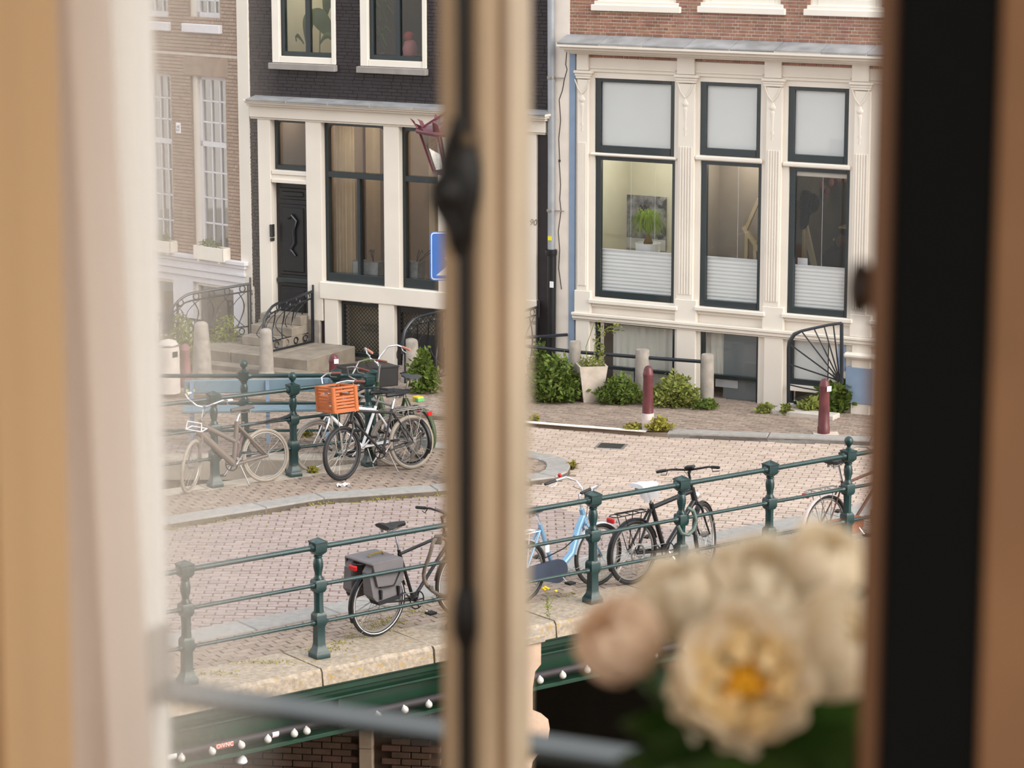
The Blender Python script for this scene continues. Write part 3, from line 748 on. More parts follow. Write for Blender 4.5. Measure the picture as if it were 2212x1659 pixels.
# windows
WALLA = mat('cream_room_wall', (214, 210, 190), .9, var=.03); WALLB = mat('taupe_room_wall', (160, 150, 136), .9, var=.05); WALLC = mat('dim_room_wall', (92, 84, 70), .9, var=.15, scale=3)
FLOORI = mat('room_floor_wood', (130, 104, 76), .6)
zf = WR[0][1][2] - .25
for i, (up, lo) in enumerate(WR):
    w_ = sash(RH, up, .085, .075, .055, .105, DARKG)
    MB().box(up[0]+.06, up[1]-.05, .085, .095, up[2]+.08, up[3]-.03).build('blind', BLIND, w_)
    w_ = sash(RH, lo, .085, .06, .06, .10, DARKG)
    zt = RH.uz(wins3[i][0]+10, (539, 556, 574)[i], -.1)[1]
    pleats(lo[0]+.07, lo[1]-.05, lo[2]+.10, zt, .10, 11, .006).build('pleated_blind', BLIND, w_)
    MB().cbox(lo[0]+.07, lo[1]-.05, .088, .112, zt, zt+.025, .004).build('blind_rail', WHITEP, w_)
    if i != 2:
        for f_ in (.42, .72) if i == 0 else (.06, .58): 
            x_ = lo[0] + (lo[1]-lo[0])*f_; MB().tube([(x_, .10, zt), (x_, .10, lo[3]-.05)], .0025, 5).build('blind_cord', WHITEP, w_)
    else:
        MB().cbox(lo[0]+.08, lo[1]-.06, .08, .13, lo[3]-.13, lo[3]-.06, .006).build('blind_cassette', CREAM, w_)
        MB().box(lo[0]+.09, lo[0]+.24, .16, .17, zt-.02, zt+.11).build('white_card', WHITEP, w_)
        for f_ in (.07, .52): x_ = lo[0] + (lo[1]-lo[0])*f_; MB().tube([(x_, .10, zt), (x_, .10, lo[3]-.1)], .003, 5).build('blind_cord', WHITEP, w_)
L0, L1, L2 = WR[0][1], WR[1][1], WR[2][1]
ZT = L0[3] + .1
def room_fill(F, u, y, z, watt, col=(1, .93, .82)):  # hidden fill light without a fixture, added to brighten rooms and cellars opposite
    l = bpy.data.lights.new('room_fill', 'POINT'); l.energy = watt; l.color = col; l.shadow_soft_size = .12
    o = bpy.data.objects.new('room_fill', l); COL.objects.link(o); o.location = F.world(u, y, z)
room_fill(RH, (L0[0]+L0[1])/2, .65, ZT-.14, 13, (1, .97, .9)); room_fill(RH, (L1[0]+L1[1])/2, .45, ZT-.14, 9); room_fill(RH, L2[1], 1.3, ZT-.14, 9)
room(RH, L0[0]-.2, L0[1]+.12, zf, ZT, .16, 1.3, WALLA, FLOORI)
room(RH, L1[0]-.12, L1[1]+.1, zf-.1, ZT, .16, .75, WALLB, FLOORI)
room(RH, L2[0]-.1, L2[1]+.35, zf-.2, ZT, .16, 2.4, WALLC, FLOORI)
# stair rail seen in the middle window, stair and newel in the right one
WOODP = mat('cream_wood', (196, 178, 142), .6, var=.06)
def RP(px, py, y): u, z = RH.uz(px, py, -y); return V((u, y, z))
st = MB(); 
st.bar(RP(1612, 494, .6), RP(1640, 430, .6), .05, .05); st.bar(RP(1606, 490, .6), RP(1650, 555, .6), .06, .05); st.bar(RP(1614, 500, .6), RP(1612, 575, .6), .05, .05); st.bar(RP(1632, 520, .6), RP(1632, 575, .6), .05, .05)
st.build('stair_rail', WOODP, RH.root)
st = MB(); st.bar(RP(1732, 470, .8), RP(1736, 600, .8), .10, .09); st.bar(RP(1738, 480, .85), RP(1762, 590, .85), .06, .07)
st.build('newel_post', WOODP, RH.root)
for k in range(5):
    y_ = 1.3 + .2*k; u0, z = RH.uz(1708, 590 - 27*k, -y_); MB().box(u0, u0+.9, y_, y_+.26, z-.03, z).build('stair_tread', WOODP, RH.root)
# basement windows
w_ = sash(RH, bas[0], .05, .05, .05, .05, DARKG, bars=[(bas[0][0]+.05, bas[0][1]-.05, RH.uz(1284, 788)[1]-.05, RH.uz(1284, 788)[1]), ((bas[0][0]+bas[0][1])/2-.02, (bas[0][0]+bas[0][1])/2+.02, bas[0][2], RH.uz(1284, 788)[1])])
folds(bas[0][0]+.22, bas[0][1]-.04, bas[0][2], bas[0][3]-.05, .16, 9, .018, 3).build('net_curtain', NET, w_)
w_ = sash(RH, bas[1], .05, .04, .05, .04, DARKG, bars=[(bas[1][0]+.05, bas[1][1]-.04, RH.uz(1511, 806)[1]-.05, RH.uz(1511, 806)[1])])
MB().box(bas[1][0]+.32, bas[1][1]-.03, .12, .13, bas[1][2]+.03, bas[1][3]-.03).build('grey_screen', GREYBLIND, w_)
folds(bas[1][0]+.03, bas[1][0]+.30, bas[1][2]+.4, bas[1][3]-.05, .16, 4, .02, 5, .1).build('net_curtain', NET, w_)
MB().cbox(bas[1][0]+.2, bas[1][0]+.55, .11, .125, RH.uz(1511, 835)[1], RH.uz(1511, 818)[1], .004).build('white_shelf', WHITEP, w_)
w_ = sash(RH, bas[2], .05, .03, .05, .05, DARKG, bars=[(bas[2][0]+.05, bas[2][1]-.03, RH.uz(1703, 830)[1]-.08, RH.uz(1703, 818)[1])])
MB().box(bas[2][0]+.05, bas[2][1]-.03, .085, .10, RH.uz(1703, 826)[1], bas[2][3]-.05).build('white_screen', BLIND, w_)
MB().box(bas[2][0]-.0, bas[2][1]+.0, -.03, .1, RH.uz(1703, 842)[1], RH.uz(1703, 830)[1]).build('cellar_ledge', CREAM, RH.root)
for b_ in bas: MB().box(b_[0]-.1, b_[1]+.1, .5, .55, b_[2]-.2, b_[3]+.1).build('cellar_back', mat('cellar_wall', (120, 116, 110), .9), RH.root)

# things in the right house's windows
pp = RH.world(*(lambda p: (p.x, .36, p.z))(RP(1400, 546, .36)))
ft_ = thing('potted_fern', 'bright lime green ponytail plant in a white bowl inside the cream house window', 'plant', pp, -RH.a)
MB().lathe([(.11, 0), (.17, .01), (.185, .06), (.19, .145), (.18, .15), (.17, .12), (.0, .12)], 20).build('pot', WHITEP, ft_)
MB().cbox(-.3, .3, -.14, .16, -.04, -.003, .006).build('stand', CREAM, ft_)
MB().lathe([(.06, .12), (.07, .15), (.05, .2), (.03, .26), (.0, .28)], 10).build('stem', mat('bulb_brown', (120, 96, 60), .8), ft_)
m = MB(); 
for i in range(300):
    a = random.uniform(0, 6.283); R = random.uniform(.18, .35); hgt = random.uniform(.3, .62); dr = random.uniform(.1, hgt*.95) 
    pts = []
    for k in range(7):
        t = k/6; pts.append(V((math.cos(a)*R*(t**.8), math.sin(a)*R*.6*(t**.8), .26 + hgt*math.sin(min(t*1.9, 1.57))*.75 - dr*max(0, t-.45)**1.5*2.2)))
    sd = V((-math.sin(a), math.cos(a), 0))*.007
    vs = [p - sd*(1-.8*k/6) for k, p in enumerate(pts)] + [p + sd*(1-.8*k/6) for k, p in enumerate(pts)]
    m.add(vs, [(k, k+1, k+8, k+7) for k in range(6)])
m.build('leaves', GREEN3, ft_, 'stuff')
pc = RH.world(*(lambda p: (p.x, 1.45, p.z))(RP(1387, 480, 1.45)))
pf = thing('picture', 'large grey winter picture behind the ponytail plant', 'picture', pc, -RH.a - .04)
m2 = mat('winter_picture', (130, 130, 138), .6, var=.75, scale=9, spots=((52, 54, 60), 7, .55))
MB().box(-.41, .41, -.02, .0, -.40, .40).build('canvas', m2, pf)
MB().box(-.37, .41, -.021, -.019, -.40, -.24).build('snow_foreground', mat('snow_grey', (206, 206, 212), .7, var=.08), pf)
def lump(name, label, cat, parts, loc, rz=0):
    t = thing(name, label, cat, loc, rz)
    for nm, mb, mm in parts: mb.build(nm, mm, t)
    return t
hp = RH.world(*(lambda p: (p.x, .74, p.z))(RP(1742, 480, .74)))
navy = mat('navy_cloth', (18, 24, 38), .95)
lump('hat', 'dark navy cap and scarf hung on the cream newel post', 'hat', [('crown', MB().blob((-.02, 0, .26), .13, .11, .2), navy), ('brim', MB().blob((.10, -.02, .28), .1, .08, .14), navy), ('scarf', MB().blob((-.06, 0, .05), .1, .08, .16), navy)], hp, -RH.a)
cp = RH.world(*(lambda p: (p.x, 1.6, p.z))(RP(1798, 412, 1.6)))
m = MB()
for i in range(90):
    a = random.uniform(0, 6.283); t = random.uniform(.2, 1); m.blob((math.cos(a)*.36*t, math.sin(a)*.2*t, .28 - .36*t*t*random.uniform(.4, 1)), .05, .03, .06, 6, 4)
lump('woven_lampshade', 'brown red leafy pendant shade hanging in the right window of the cream house', 'lamp', [('shade', m, mat('copper_leaf', (122, 70, 54), .7, rnd=.35)), ('cord', MB().tube([(0, 0, .2), (0, 0, .42)], .006, 5), BLACKG)], cp)
jp = RH.world(*(lambda p: (p.x, .9, p.z))(RP(1800, 572, .9)))
m = MB(); m.blob((0, 0, .05), .17, .12, .22); m.blob((.1, 0, .30), .09, .09, .16); m.blob((.14, 0, .1), .1, .1, .28)
lump('coat', 'dark coat draped inside the right window of the cream house', 'coat', [('cloth', m, mat('dark_coat', (26, 24, 30), .95, var=.4, scale=6)), ('collar', MB().blob((.12, -.04, .34), .07, .07, .1), mat('brown_collar', (84, 56, 42), .9))], jp, -RH.a)

# ---- white pier with crack, downpipe, between the houses
PR = RH.root
u0, u1, z0, z1 = RH.rect(1197, 20, 1229, 900, .02)
MB().box(u0, u1, -.02, .25, 0, topz).build('cracked_pier', mat('aged_plaster', (226, 216, 206), .8, var=.07, scale=4), PR)
MB().box(u0-.14, u0, .12, .3, 0, topz).build('recess', BRICKD, PR)
m = MB(); last = None
for i, (x, y) in enumerate(((1224, 112), (1222, 140), (1225, 150), (1219, 172), (1215, 195), (1208, 215), (1211, 260), (1207, 300), (1209, 345), (1208, 350), (1211, 400), (1209, 430), (1212, 455), (1206, 500), (1209, 540), (1207, 580), (1213, 625))):
    u, z = RH.uz(x, y, .022); p = V((u, -.0215, z))
    if last: m.bar(last, p, .012 if i not in (9,) else .035, .004, (0,1,0))
    last = p
m.build('crack', mat('crack_dark', (66, 58, 54), .95), PR)
dp = thing('downpipe', 'grey zinc downpipe with a black lower pipe beside the cracked white pier', 'pipe', RH.world(0, 0, 0), -RH.a)
uD = RH.uz(1190, 400, .08)[0]
zj = RH.uz(1190, 540, .08)[1]
MB().tube([(uD-.03, -.06, topz), (uD, -.06, zj+1.2), (uD, -.06, zj)], .055, 12).build('zinc_pipe', mat('zinc', (158, 162, 168), .5, metal=.3, var=.1), dp)
MB().tube([(uD+.01, -.07, zj-.02), (uD, -.07, .0)], .07, 12).build('cast_pipe', BLACKG, dp)
m = MB(); m.lathe([(.085, -.08), (.09, -.05), (.09, .0), (.075, .01)], 12, (uD, -.07, zj)); m.build('collar', BLACKG, dp)
for y in (168, 455): z = RH.uz(1190, y, .08)[1]; m = MB(); m.lathe([(.062, -.02), (.064, 0), (.062, .02)], 12, (uD-.01, -.06, z)); m.box(uD-.06, uD+.2, -.065, -.05, z-.008, z+.008); m.build('bracket', STEEL, dp)
u, z = RH.uz(1187, 515, .13); MB().box(u-.03, u+.03, -.126, -.118, z-.03, z+.03).build('yellow_sticker', mat('yellow_sticker', (226, 214, 30), .5), dp)
u, z = RH.uz(1191, 617, .15); MB().box(u-.03, u+.03, -.146, -.138, z-.03, z+.06).build('torn_sticker', WHITEP, dp)

# ---- the black house in the middle
MH = Fac(OB, A_H, 'canal_house', 'black painted brick house with a white framed shop front and dark door')
uL, uR = MH.uz(540, 300)[0], MH.uz(1186, 300)[0]
zcm = MH.uz(700, 222)[1]
def mrect(*a): return MH.rect(*a)
up = [MH.rect(588, -140, 725, 134), MH.rect(779, -140, 922, 142), MH.rect(985, -140, 1128, 150)]
reg = (uL, uR, zcm, topz)
wall_mb(reg, up, .0, .3).build('brick_backing', MORTD, MH.root)
bricks(MH.root, reg, up, .052, .17, BRICKD, joint=.006, proud=.004, alternate=False)
for i, rc in enumerate(up):
    m = MB(); u0, u1, z0, z1 = rc; f = .13
    m.cbox(u0, u0+f, -.03, .1, z0, z1, .006); m.cbox(u1-f*.55, u1, -.03, .1, z0, z1, .006); m.cbox(u0+f, u1-f*.55, -.02, .1, z0, z0+.10, .006); m.box(u0, u1, -.03, .1, z1-.1, z1)
    wf = m.build('window_casing', WHITE, MH.root)
    sash(MH, (u0+f, u1-f*.55, z0+.10, z1-.1), .07, .03, .05, .07, DARKG, y0=.03, bars=[((u0+u1)/2+.0, (u0+u1)/2+.085, z0+.1, z1)])
    MB().cbox(u0-.04, u1+.02, -.09, .05, z0-.10, z0-.005, .008).build('window_sill', GREYSILL, MH.root)
    room(MH, u0, u1, z0-.1, z1, .2, 1.6, WALLA if i == 0 else WALLC, FLOORI); room_fill(MH, (u0+u1)/2, .9, z1-.1, 13 if i == 0 else 7)
ze = slope_top(MH, 530, 1178, 204, 214, .0, .28, 'lead_cap', SLATE, 7)
moulding(MH, 524, 1178, 214, ((5, .28, 0), (4, .24, 3), (5, .17, 7), (6, .10, 11)), 'cornice', CREAM)
moulding(MH, 538, 1178, 233, ((19, .10, 0), (4, .07, 2)), 'fascia', CREAM)
# piers of the white front (column, top row, bottom row)
LOWZ = -0.25
m = MB(); MH.fb(m, 538, 250, 560, 760, .0, .3); m.build('brick_backing', MORTD, MH.root)
for (x0, x1, yt, yb) in ((559, 586, 252, 690), (662, 695, 259, 690), (829, 862, 268, 645), (946, 976, 275, 650), (1040, 1070, 282, 700), (1128, 1158, 288, 700)):
    m = MB(); MH.fb(m, x0, yt, x1, yb, .05, .2, .006); m.build('white_pier', CREAM, MH.root)
m = MB(); MH.fb(m, 1157, 290, 1188, 900, .0, .3); m.build('dark_brick_strip', BRICKD, MH.root)
zz = [MH.uz(559, 690)[1], MH.uz(700, 772)[1]]
for (x0, x1) in ((559, 586), (662, 690)): m = MB(); MH.fb(m, x0-1, 690, x1+1, 775, .06, .2, .01); m.build('stone_plinth', STONE, MH.root)
rs = (MH.uz(538, 300)[0], MH.uz(560, 300)[0], 0, MH.uz(545, 252)[1])
bricks(MH.root, rs, [], .052, .17, BRICKD, joint=.008, proud=.02, alternate=False)
# door with fanlight
door = MH.rect(587, 394, 664, 694); fan = MH.rect(587, 257, 664, 366)
sash(MH, fan, .05, .03, .05, .07, DARKG, y0=.08, y1=.16, rounded=.05)
m = MB(); MH.fb(m, 586, 367, 663, 376, .04, .2, .006); MH.fb(m, 586, 376, 663, 386, .02, .2, .004); MH.fb(m, 586, 386, 663, 394, .05, .2, .006); m.build('door_lintel', CREAM, MH.root)
u0, u1, z0, z1 = door
m = MB(); m.cbox(u0, u1, .10, .16, z0, z1, .004)
dr = m.build('door', BLACKG, MH.root)
W_ = u1 - u0; H_ = z1 - z0
def dpan(fu0, fu1, fz0, fz1, nm='door_panel'):
    m = MB(); a, b, c, d = u0 + W_*fu0, u0 + W_*fu1, z0 + H_*fz0, z0 + H_*fz1
    m.cbox(a, b, .085, .11, c, d, .012); m.cbox(a+.05, b-.05, .065, .1, c+.05, d-.05, .015); m.build(nm, BLACKG, dr)
dpan(.14, .92, .88, .965); dpan(.14, .92, .34, .85); dpan(.14, .92, .05, .26)
m = MB(); m.cbox(u0+.05, u1, .05, .12, z0+H_*.285, z0+H_*.32, .012); m.build('weather_bar', DARKG, dr)
uc = u0 + W_*.55; zc_ = z0 + H_*.62; m = MB(); m.tube([(uc-.08, .05, zc_+.28), (uc, .03, zc_+.33), (uc+.07, .03, zc_+.25), (uc+.02, .04, zc_+.1), (uc+.03, .04, zc_-.1), (uc-.04, .04, zc_-.2), (uc+.05, .04, zc_-.3)], [.02, .03, .025, .03, .02, .03, .015], 8); m.build('iron_ornament', IRONB, dr)
m = MB(); MH.fb(m, 582, 485, 588, 512, .07, 0, .004); MH.fb(m, 583, 514, 588, 521, .07, 0, .003); m.build('doorbell_panel', BLACKG, MH.root)
# two big windows with transom bars
W1 = MH.rect(695, 262, 830, 609); W2 = MH.rect(861, 274, 947, 622); W3 = MH.rect(975, 280, 1041, 632); W4 = MH.rect(1069, 286, 1130, 640)
def bigwin(rc, ytr, xm, x0):
    u0, u1, z0, z1 = rc; zt = MH.uz(x0, ytr)[1]; bars = [(u0+.06, u1-.03, zt-.09, zt)]
    if xm: um = MH.uz(xm, 500)[0]; bars.append((um-.05, um, z0+.08, zt-.09))
    return sash(MH, rc, .085, .03, .06, .15, DARKG, y0=.06, y1=.16, bars=bars, rounded=.07)
b1 = bigwin(W1, 370, 773, 695); b2 = bigwin(W2, 380, None, 861); bigwin(W3, 387, None, 975); bigwin(W4, 393, None, 1069)
folds(W1[0]+.07, MH.uz(766, 400, -.3)[0], W1[2]+.1, W1[3]-.06, .3, 6, .03, 9).build('curtain', CURT, b1)
WALLM = mat('warm_grey_room_wall', (150, 130, 110), .9, var=.05)
room(MH, W1[0]-.1, W2[1]+.5, W1[2]-.15, W1[3]+.1, .22, 1.6, WALLM, FLOORI)
room_fill(MH, W1[0]+.9, .75, W1[3]+.02, 22, (1, .92, .8)); room_fill(MH, (fan[0]+fan[1])/2, .6, fan[3]+.02, 4)
room(MH, fan[0]-.05, fan[1]+.02, door[2], fan[3]+.1, .22, 1.0, WALLM, FLOORI)
m = MB(); x_ = MH.uz(805, 400, -1.5)[0]; m.box(x_, x_+.14, 1.3, 1.5, W1[2], W1[3]); m.build('inner_post', CURT, MH.root)
m = MB(); x_ = MH.uz(940, 400, -.6)[0]; m.box(x_-.05, x_+.05, .5, .6, W1[2], W1[3]); m.build('inner_post', CURT, MH.root)
# white beam and the cellar zone
m = MB(); MH.fb(m, 690, 608, 1160, 645, .07, .3, .012); m.build('white_beam', CREAM, MH.root)
for (x0, x1, yt, yb) in ((701, 730, 643, 768), (818, 851, 650, 850), (1128, 1158, 690, 850)):
    m = MB(); MH.fb(m, x0, yt, x1, yb, .05, .3, .006); m.build('cellar_pier', CREAM, MH.root)
m = MB(); MH.fb(m, 688, 640, 702, 770, .0, .3); m.build('dark_brick_strip', BRICKD, MH.root)
def mesh_panel(rc, y, nm, parent, step=.062):
    u0, u1, z0, z1 = rc; m = MB(); w_, h_ = u1-u0, z1-z0; n = int((w_+h_)/step)
    for i in range(-n, n):
        for sg in (1, -1):
            c = i*step; pts = []
            # line z = sg*(u) + c clipped to the box
            ua, ub = 0, w_; za, zb = (c, c + w_*1.0) if sg > 0 else (c + h_, c + h_ - w_)
            def clip(ua, za, ub, zb):
                t0, t1 = 0., 1.; dz = zb - za
                if abs(dz) < 1e-9: return None
                ta, tb = (0 - za)/dz, (h_ - za)/dz; lo, hi = min(ta, tb), max(ta, tb); t0 = max(t0, lo); t1 = min(t1, hi)
                if t1 - t0 < .01: return None
                return (ua + (ub-ua)*t0, za + dz*t0, ua + (ub-ua)*t1, za + dz*t1)
            q = clip(ua, za, ub, zb)
            if q: m.bar((u0+q[0], y + (.004 if sg > 0 else 0), z0+q[1]), (u0+q[2], y + (.004 if sg > 0 else 0), z0+q[3]), .008, .005, (0,1,0))
    return m.build(nm, BLACKG, parent, 'stuff')
C1 = MH.rect(731, 651, 818, 768); C2 = MH.rect(851, 662, 948, 850)
w_ = sash(MH, C1, .06, .03, .05, .07, DARKG, y0=.06, y1=.14); mesh_panel((C1[0]+.05, C1[1]-.02, C1[2]+.06, C1[3]-.04), .07, 'wire_mesh', w_)
MB().box(C1[0], C1[1], .3, .34, C1[2], C1[3]).build('cellar_back', mat('cellar_cream', (196, 182, 158), .9, var=.1), MH.root)
room_fill(MH, (C1[0]+C1[1])/2, .2, C1[3]+.1, 1.6); room_fill(MH, (C2[0]+C2[1])/2, .22, C2[3]+.1, 1.4)
m = MB(); 
for z_ in (.46, .38): m.box(C1[0]+.28, C1[1], .2, .24, C1[2]+z_, C1[2]+z_+.025)
m.build('cellar_shelf', STEEL, MH.root)
dr2 = sash(MH, C2, .09, .1, .09, .3, BLACKG, 'cellar_door', y0=.05, y1=.14, bars=[(C2[0], C2[1], MH.uz(851, 745)[1]-.1, MH.uz(851, 720)[1])]); mesh_panel((C2[0]+.09, C2[1]-.1, C2[2]+.3, C2[3]-.09), .06, 'wire_mesh', dr2)
MB().box(C2[0], C2[1], .16, .18, C2[2], C2[2]+.75).build('lower_panel', BLACKG, dr2)
MB().box(C2[0], C2[1], .3, .34, C2[2], C2[3]).build('cellar_back', MATS['cellar_cream'], MH.root)
# house number 90 on the right pier
u, z = MH.uz(1151, 481, .055); text_mesh('house_number', '90', .13, mat('number_grey', (110, 104, 98), .6), MH.root, (u, -.053, z), (math.pi/2, 0, 0), .002, shear=.25)
# things on the black house's window sills
def trough(px, py, w_, h_, F, y, label):
    p = RH.world(*(lambda q: (q[0], y, q[1]))(F.uz(px, py, -y))); t = thing('zinc_planter', label, 'planter', p, -F.a, 'zinc planters on the shop window sills')
    m = MB(); 
    for (a, b, c, d) in ((-w_/2, w_/2, -.1, -.09), (-w_/2, w_/2, .09, .1), (-w_/2, -w_/2+.01, -.1, .1), (w_/2-.01, w_/2, -.1, .1)): m.box(a, b, c, d, 0, h_)
    m.box(-w_/2, w_/2, -.1, .1, 0, .01); m.build('trough', mat('zinc_old', (150, 152, 152), .55, metal=.25, var=.25, scale=9), t)
    MB().box(-w_/2-.008, w_/2+.008, -.108, .108, h_-.012, h_).build('rim', STEEL, t)
    MB().box(-w_/2-.05, w_/2+.05, -.12, .12, -.12, -.002).build('stand', CURT, t)
    m = MB(); 
    for k in range(4): a = random.uniform(-.2, .2); m.tube([(a*.3+w_*.2, 0, h_), (a+w_*.2, 0, h_+.1), (a*1.6+w_*.2, .02, h_+.18), (a*2+w_*.2, 0, h_+.14)], .006, 5)
    m.build('twig', mat('dark_twig', (60, 46, 36), .9), t); return t
trough(797, 600, .46, .26, MH, .32, 'grey zinc planter with a bare twig behind the wide window of the black house')
trough(892, 612, .30, .34, MH, .32, 'grey zinc planter behind the narrow window beside the blue street sign')
# plants behind the upper windows
def big_leaf(m, base, tip, wd, up=(0, 0, 1)):
    base, tip = V(base), V(tip); d = tip - base; sd = d.cross(V((0, 1, 0))).normalized(); n = 10; vs = []
    for i in range(n+1):
        t = i/n; c = base + d*t + V((0, -.1*math.sin(t*3), .12*math.sin(t*3.14))); wv = wd*math.sin(math.pi*min(1, t*.9+.08))
        vs += [c - sd*wv + V((0, .03, 0)), c, c + sd*wv + V((0, .03, 0))]
    fs = []
    for i in range(n): fs += [(3*i, 3*i+1, 3*i+4, 3*i+3), (3*i+1, 3*i+2, 3*i+5, 3*i+4)]
    m.sm = True; m.add(vs, fs)
def MP(px, py, y): u, z = MH.uz(px, py, -y); return V((u, y, z))
b0 = MH.world(*MP(690, 108, .5))
bl = thing('banana_plant', 'potted plant with broad dark green leaves behind the left upper window of the black house', 'plant', b0, -MH.a)
B_ = MP(690, 108, .5)
for (x0, y0, x1, y1, wd) in ((662, 100, 682, 20, .1), (722, 88, 668, 22, .15), (690, 95, 735, 90, .05), (655, 95, 640, 90, .03), (700, 40, 730, -20, .1)):
    m = MB(); big_leaf(m, MP(x0, y0, .5) - B_, MP(x1, y1, .45) - B_, wd); m.build('leaf', mat('deep_leaf', (76, 96, 30), .4, var=.2), bl)
MB().lathe([(.08, -.28), (.1, -.1), (.11, -.08), (.0, -.09)], 14).build('pot', mat('yellow_pot', (196, 180, 80), .5), bl)
MB().tube([(0, 0, -.1), (.02, 0, .3), (0, 0, .6)], .012, 6).build('stem', GREEN1, bl)
b1_ = MH.world(*MP(812, 112, .6)); B_ = MP(812, 112, .6)
b2_ = thing('house_plant', 'dim leafy plant behind the right upper window of the black house', 'plant', b1_, -MH.a)
m = MB()
for i in range(60):
    a = random.uniform(0, 6.28); p = V((math.cos(a)*random.uniform(0, .25), .1*math.sin(a), random.uniform(.1, .9))); big_leaf(m, p, p + V((random.uniform(-.15, .15), -.02, random.uniform(-.12, .1))), .03)
m.build('leaf_mass', GREEN1, b2_, 'stuff'); MB().tube([(0, 0, 0), (.03, 0, .9)], .012, 6).build('stem', MATS['dark_twig'], b2_)
MB().lathe([(.1, -.25), (.13, 0), (.0, -.02)], 14).build('pot', STEEL, b2_)
b3_ = MH.world(*MP(886, 108, .55))
tb = thing('vase', 'pink and red rounded ornament behind the right upper window of the black house', 'ornament', b3_, -MH.a)
MB().lathe([(.02, -.1), (.1, -.08), (.12, .02), (.09, .12), (.04, .16), (.0, .17)], 16).build('body', mat('pink_glaze', (196, 120, 120), .5), tb); MB().blob((-.02, 0, .2), .08, .08, .08).build('bulb_top', mat('red_glaze', (176, 60, 56), .5), tb)
MB().box(-.3, .3, -.1, .3, -.2, -.1).build('base', FLOORI, tb)

# ---- the brown brick house on the left
OL = RH.O + RH.eu*uL
LHO = V((OL.x, OL.y, 0)) 
LH = Fac(LHO, 41.0, 'canal_house', 'brown brick house with white small paned sash windows and white plinth')
pw = LH.root
m = MB(); u0, u1, z0, z1 = LH.rect(515, -100, 541, 622, .03); m.box(u0, .02, -.03, .2, z0, topz); m.build('white_pier', CREAM, pw)
m = MB(); u0, u1, z0, z1 = LH.rect(526, 616, 541, 790, .02); m.box(u0, .05, -.02, .2, 0, z1); m.build('pier_base', CREAM, pw)
uLL = LH.uz(-220, 300)[0]; uEnd = LH.uz(527, 300)[0]
zbr = LH.uz(500, 566)[1]
def sashwin(x0, yt, ym, yb, x1, cols_, r1, r2, casing=True):
    u0, u1, z0, z1 = LH.rect(x0, yt, x1, yb); zm = LH.uz(x0, ym)[1]
    m = MB(); c = .075; d0, d1 = .09, .16
    m.box(u0, u0+.11, -.0+.05, .2, z0, z1); 
    jam = m.build('window_jamb', CREAM, LH.root)
    m = MB(); a, b = u0+.11, u1
    m.box(a, a+.055, d0, d1, z0, z1); m.box(b-.05, b, d0, d1, z0, z1); m.box(a, b, d0, d1, z1-.06, z1); m.box(a, b, d0, d1, zm-.05, zm+.03); m.box(a, b, d0, d1, z0, z0+.09)
    for k in range(1, cols_):
        x = a+.05 + (b-a-.1)*k/cols_; m.box(x-.012, x+.012, d0+.015, d1-.02, z0, z1)
    for (lo, hi, n) in ((zm, z1-.06, r1), (z0+.09, zm-.05, r2)):
        for k in range(1, n): z = lo + (hi-lo)*k/n; m.box(a, b, d0+.015, d1-.02, z-.012, z+.012)
    w_ = m.build('sash_window', COOLWHITE, LH.root)
    rows_ = [(zm + (z1-.06-zm)*k/r1, zm + (z1-.06-zm)*(k+1)/r1) for k in range(r1)] + [(z0+.09 + (zm-.05-z0-.09)*k/r2, z0+.09 + (zm-.05-z0-.09)*(k+1)/r2) for k in range(r2)]
    for k in range(cols_):
        xa, xb = a+.05 + (b-a-.1)*k/cols_, a+.05 + (b-a-.1)*(k+1)/cols_
        for (za, zb2) in rows_: MB().box(xa+.004, xb-.004, .125, .129, za+.004, zb2-.004).build('pane', GLASS, w_)
    MB().box(u0-.1, u1+.1, .5, .55, z0-.1, z1+.1).build('room_wall', mat('room_taupe', (176, 164, 152), .9, var=.12, scale=3), w_)
    return (u0, u1, z0, z1)
hl = [LH.rect(405, -140, 474, 38), LH.rect(415, 163, 491, 546), LH.rect(310, 155, 373, 537), LH.rect(290, -140, 362, 34)]
for i, (x0, yt, ym, yb, x1, r1, r2) in enumerate(((405, -140, -60, 38, 474, 3, 3), (415, 163, 308, 546, 491, 3, 4), (310, 155, 300, 537, 373, 3, 4), (290, -140, -60, 34, 362, 3, 3))):
    sashwin(x0, yt, ym, yb, x1, 3, r1, r2)
for (x0, yt, x1, yb) in ((391, 50, 473, 69), (275, 43, 362, 62)): m = MB(); LH.fb(m, x0, yt, x1, yb, .08, .1, .01); m.build('window_sill', COOLWHITE, LH.root)
reg = (uLL, uEnd, zbr, topz)
wall_mb(reg, hl, .0, .45).build('brick_backing', MORTL, LH.root)
bricks(LH.root, reg, hl + [(uLL, uEnd, LH.uz(400, 116)[1]-.02, LH.uz(400, 116)[1]+.02)], .055, .19, BRICKL, joint=.012, proud=.014, pick=0, hj=.3)
m = MB(); u0, z = LH.uz(340, 112); m.box(uLL, uEnd, -.025, 0, LH.uz(400, 116)[1]-.02, LH.uz(400, 116)[1]+.02); m.build('string_course', mat('pale_string', (200, 186, 176), .8), LH.root)
m = MB(); LH.fb(m, 395, 122, 492, 160, .022, 0); m.build('plaster_lintel', BRICKL, LH.root)
moulding(LH, 330, 527, 540, ((8, .12, 0), (7, .08, 2), (10, .05, 4), (6, .07, 4), (14, .04, 4)), 'plinth_moulding', COOLWHITE)
m = MB(); zt = LH.uz(330, 580)[1]
cel = [LH.rect(418, 608, 505, 740), LH.rect(330, 598, 375, 730)]
for a, b, c, d in cut((uLL, uEnd+.1, 0, zt), cel): m.box(a, b, .0, .3, c, d)
m.build('white_plinth', COOLWHITE, LH.root)
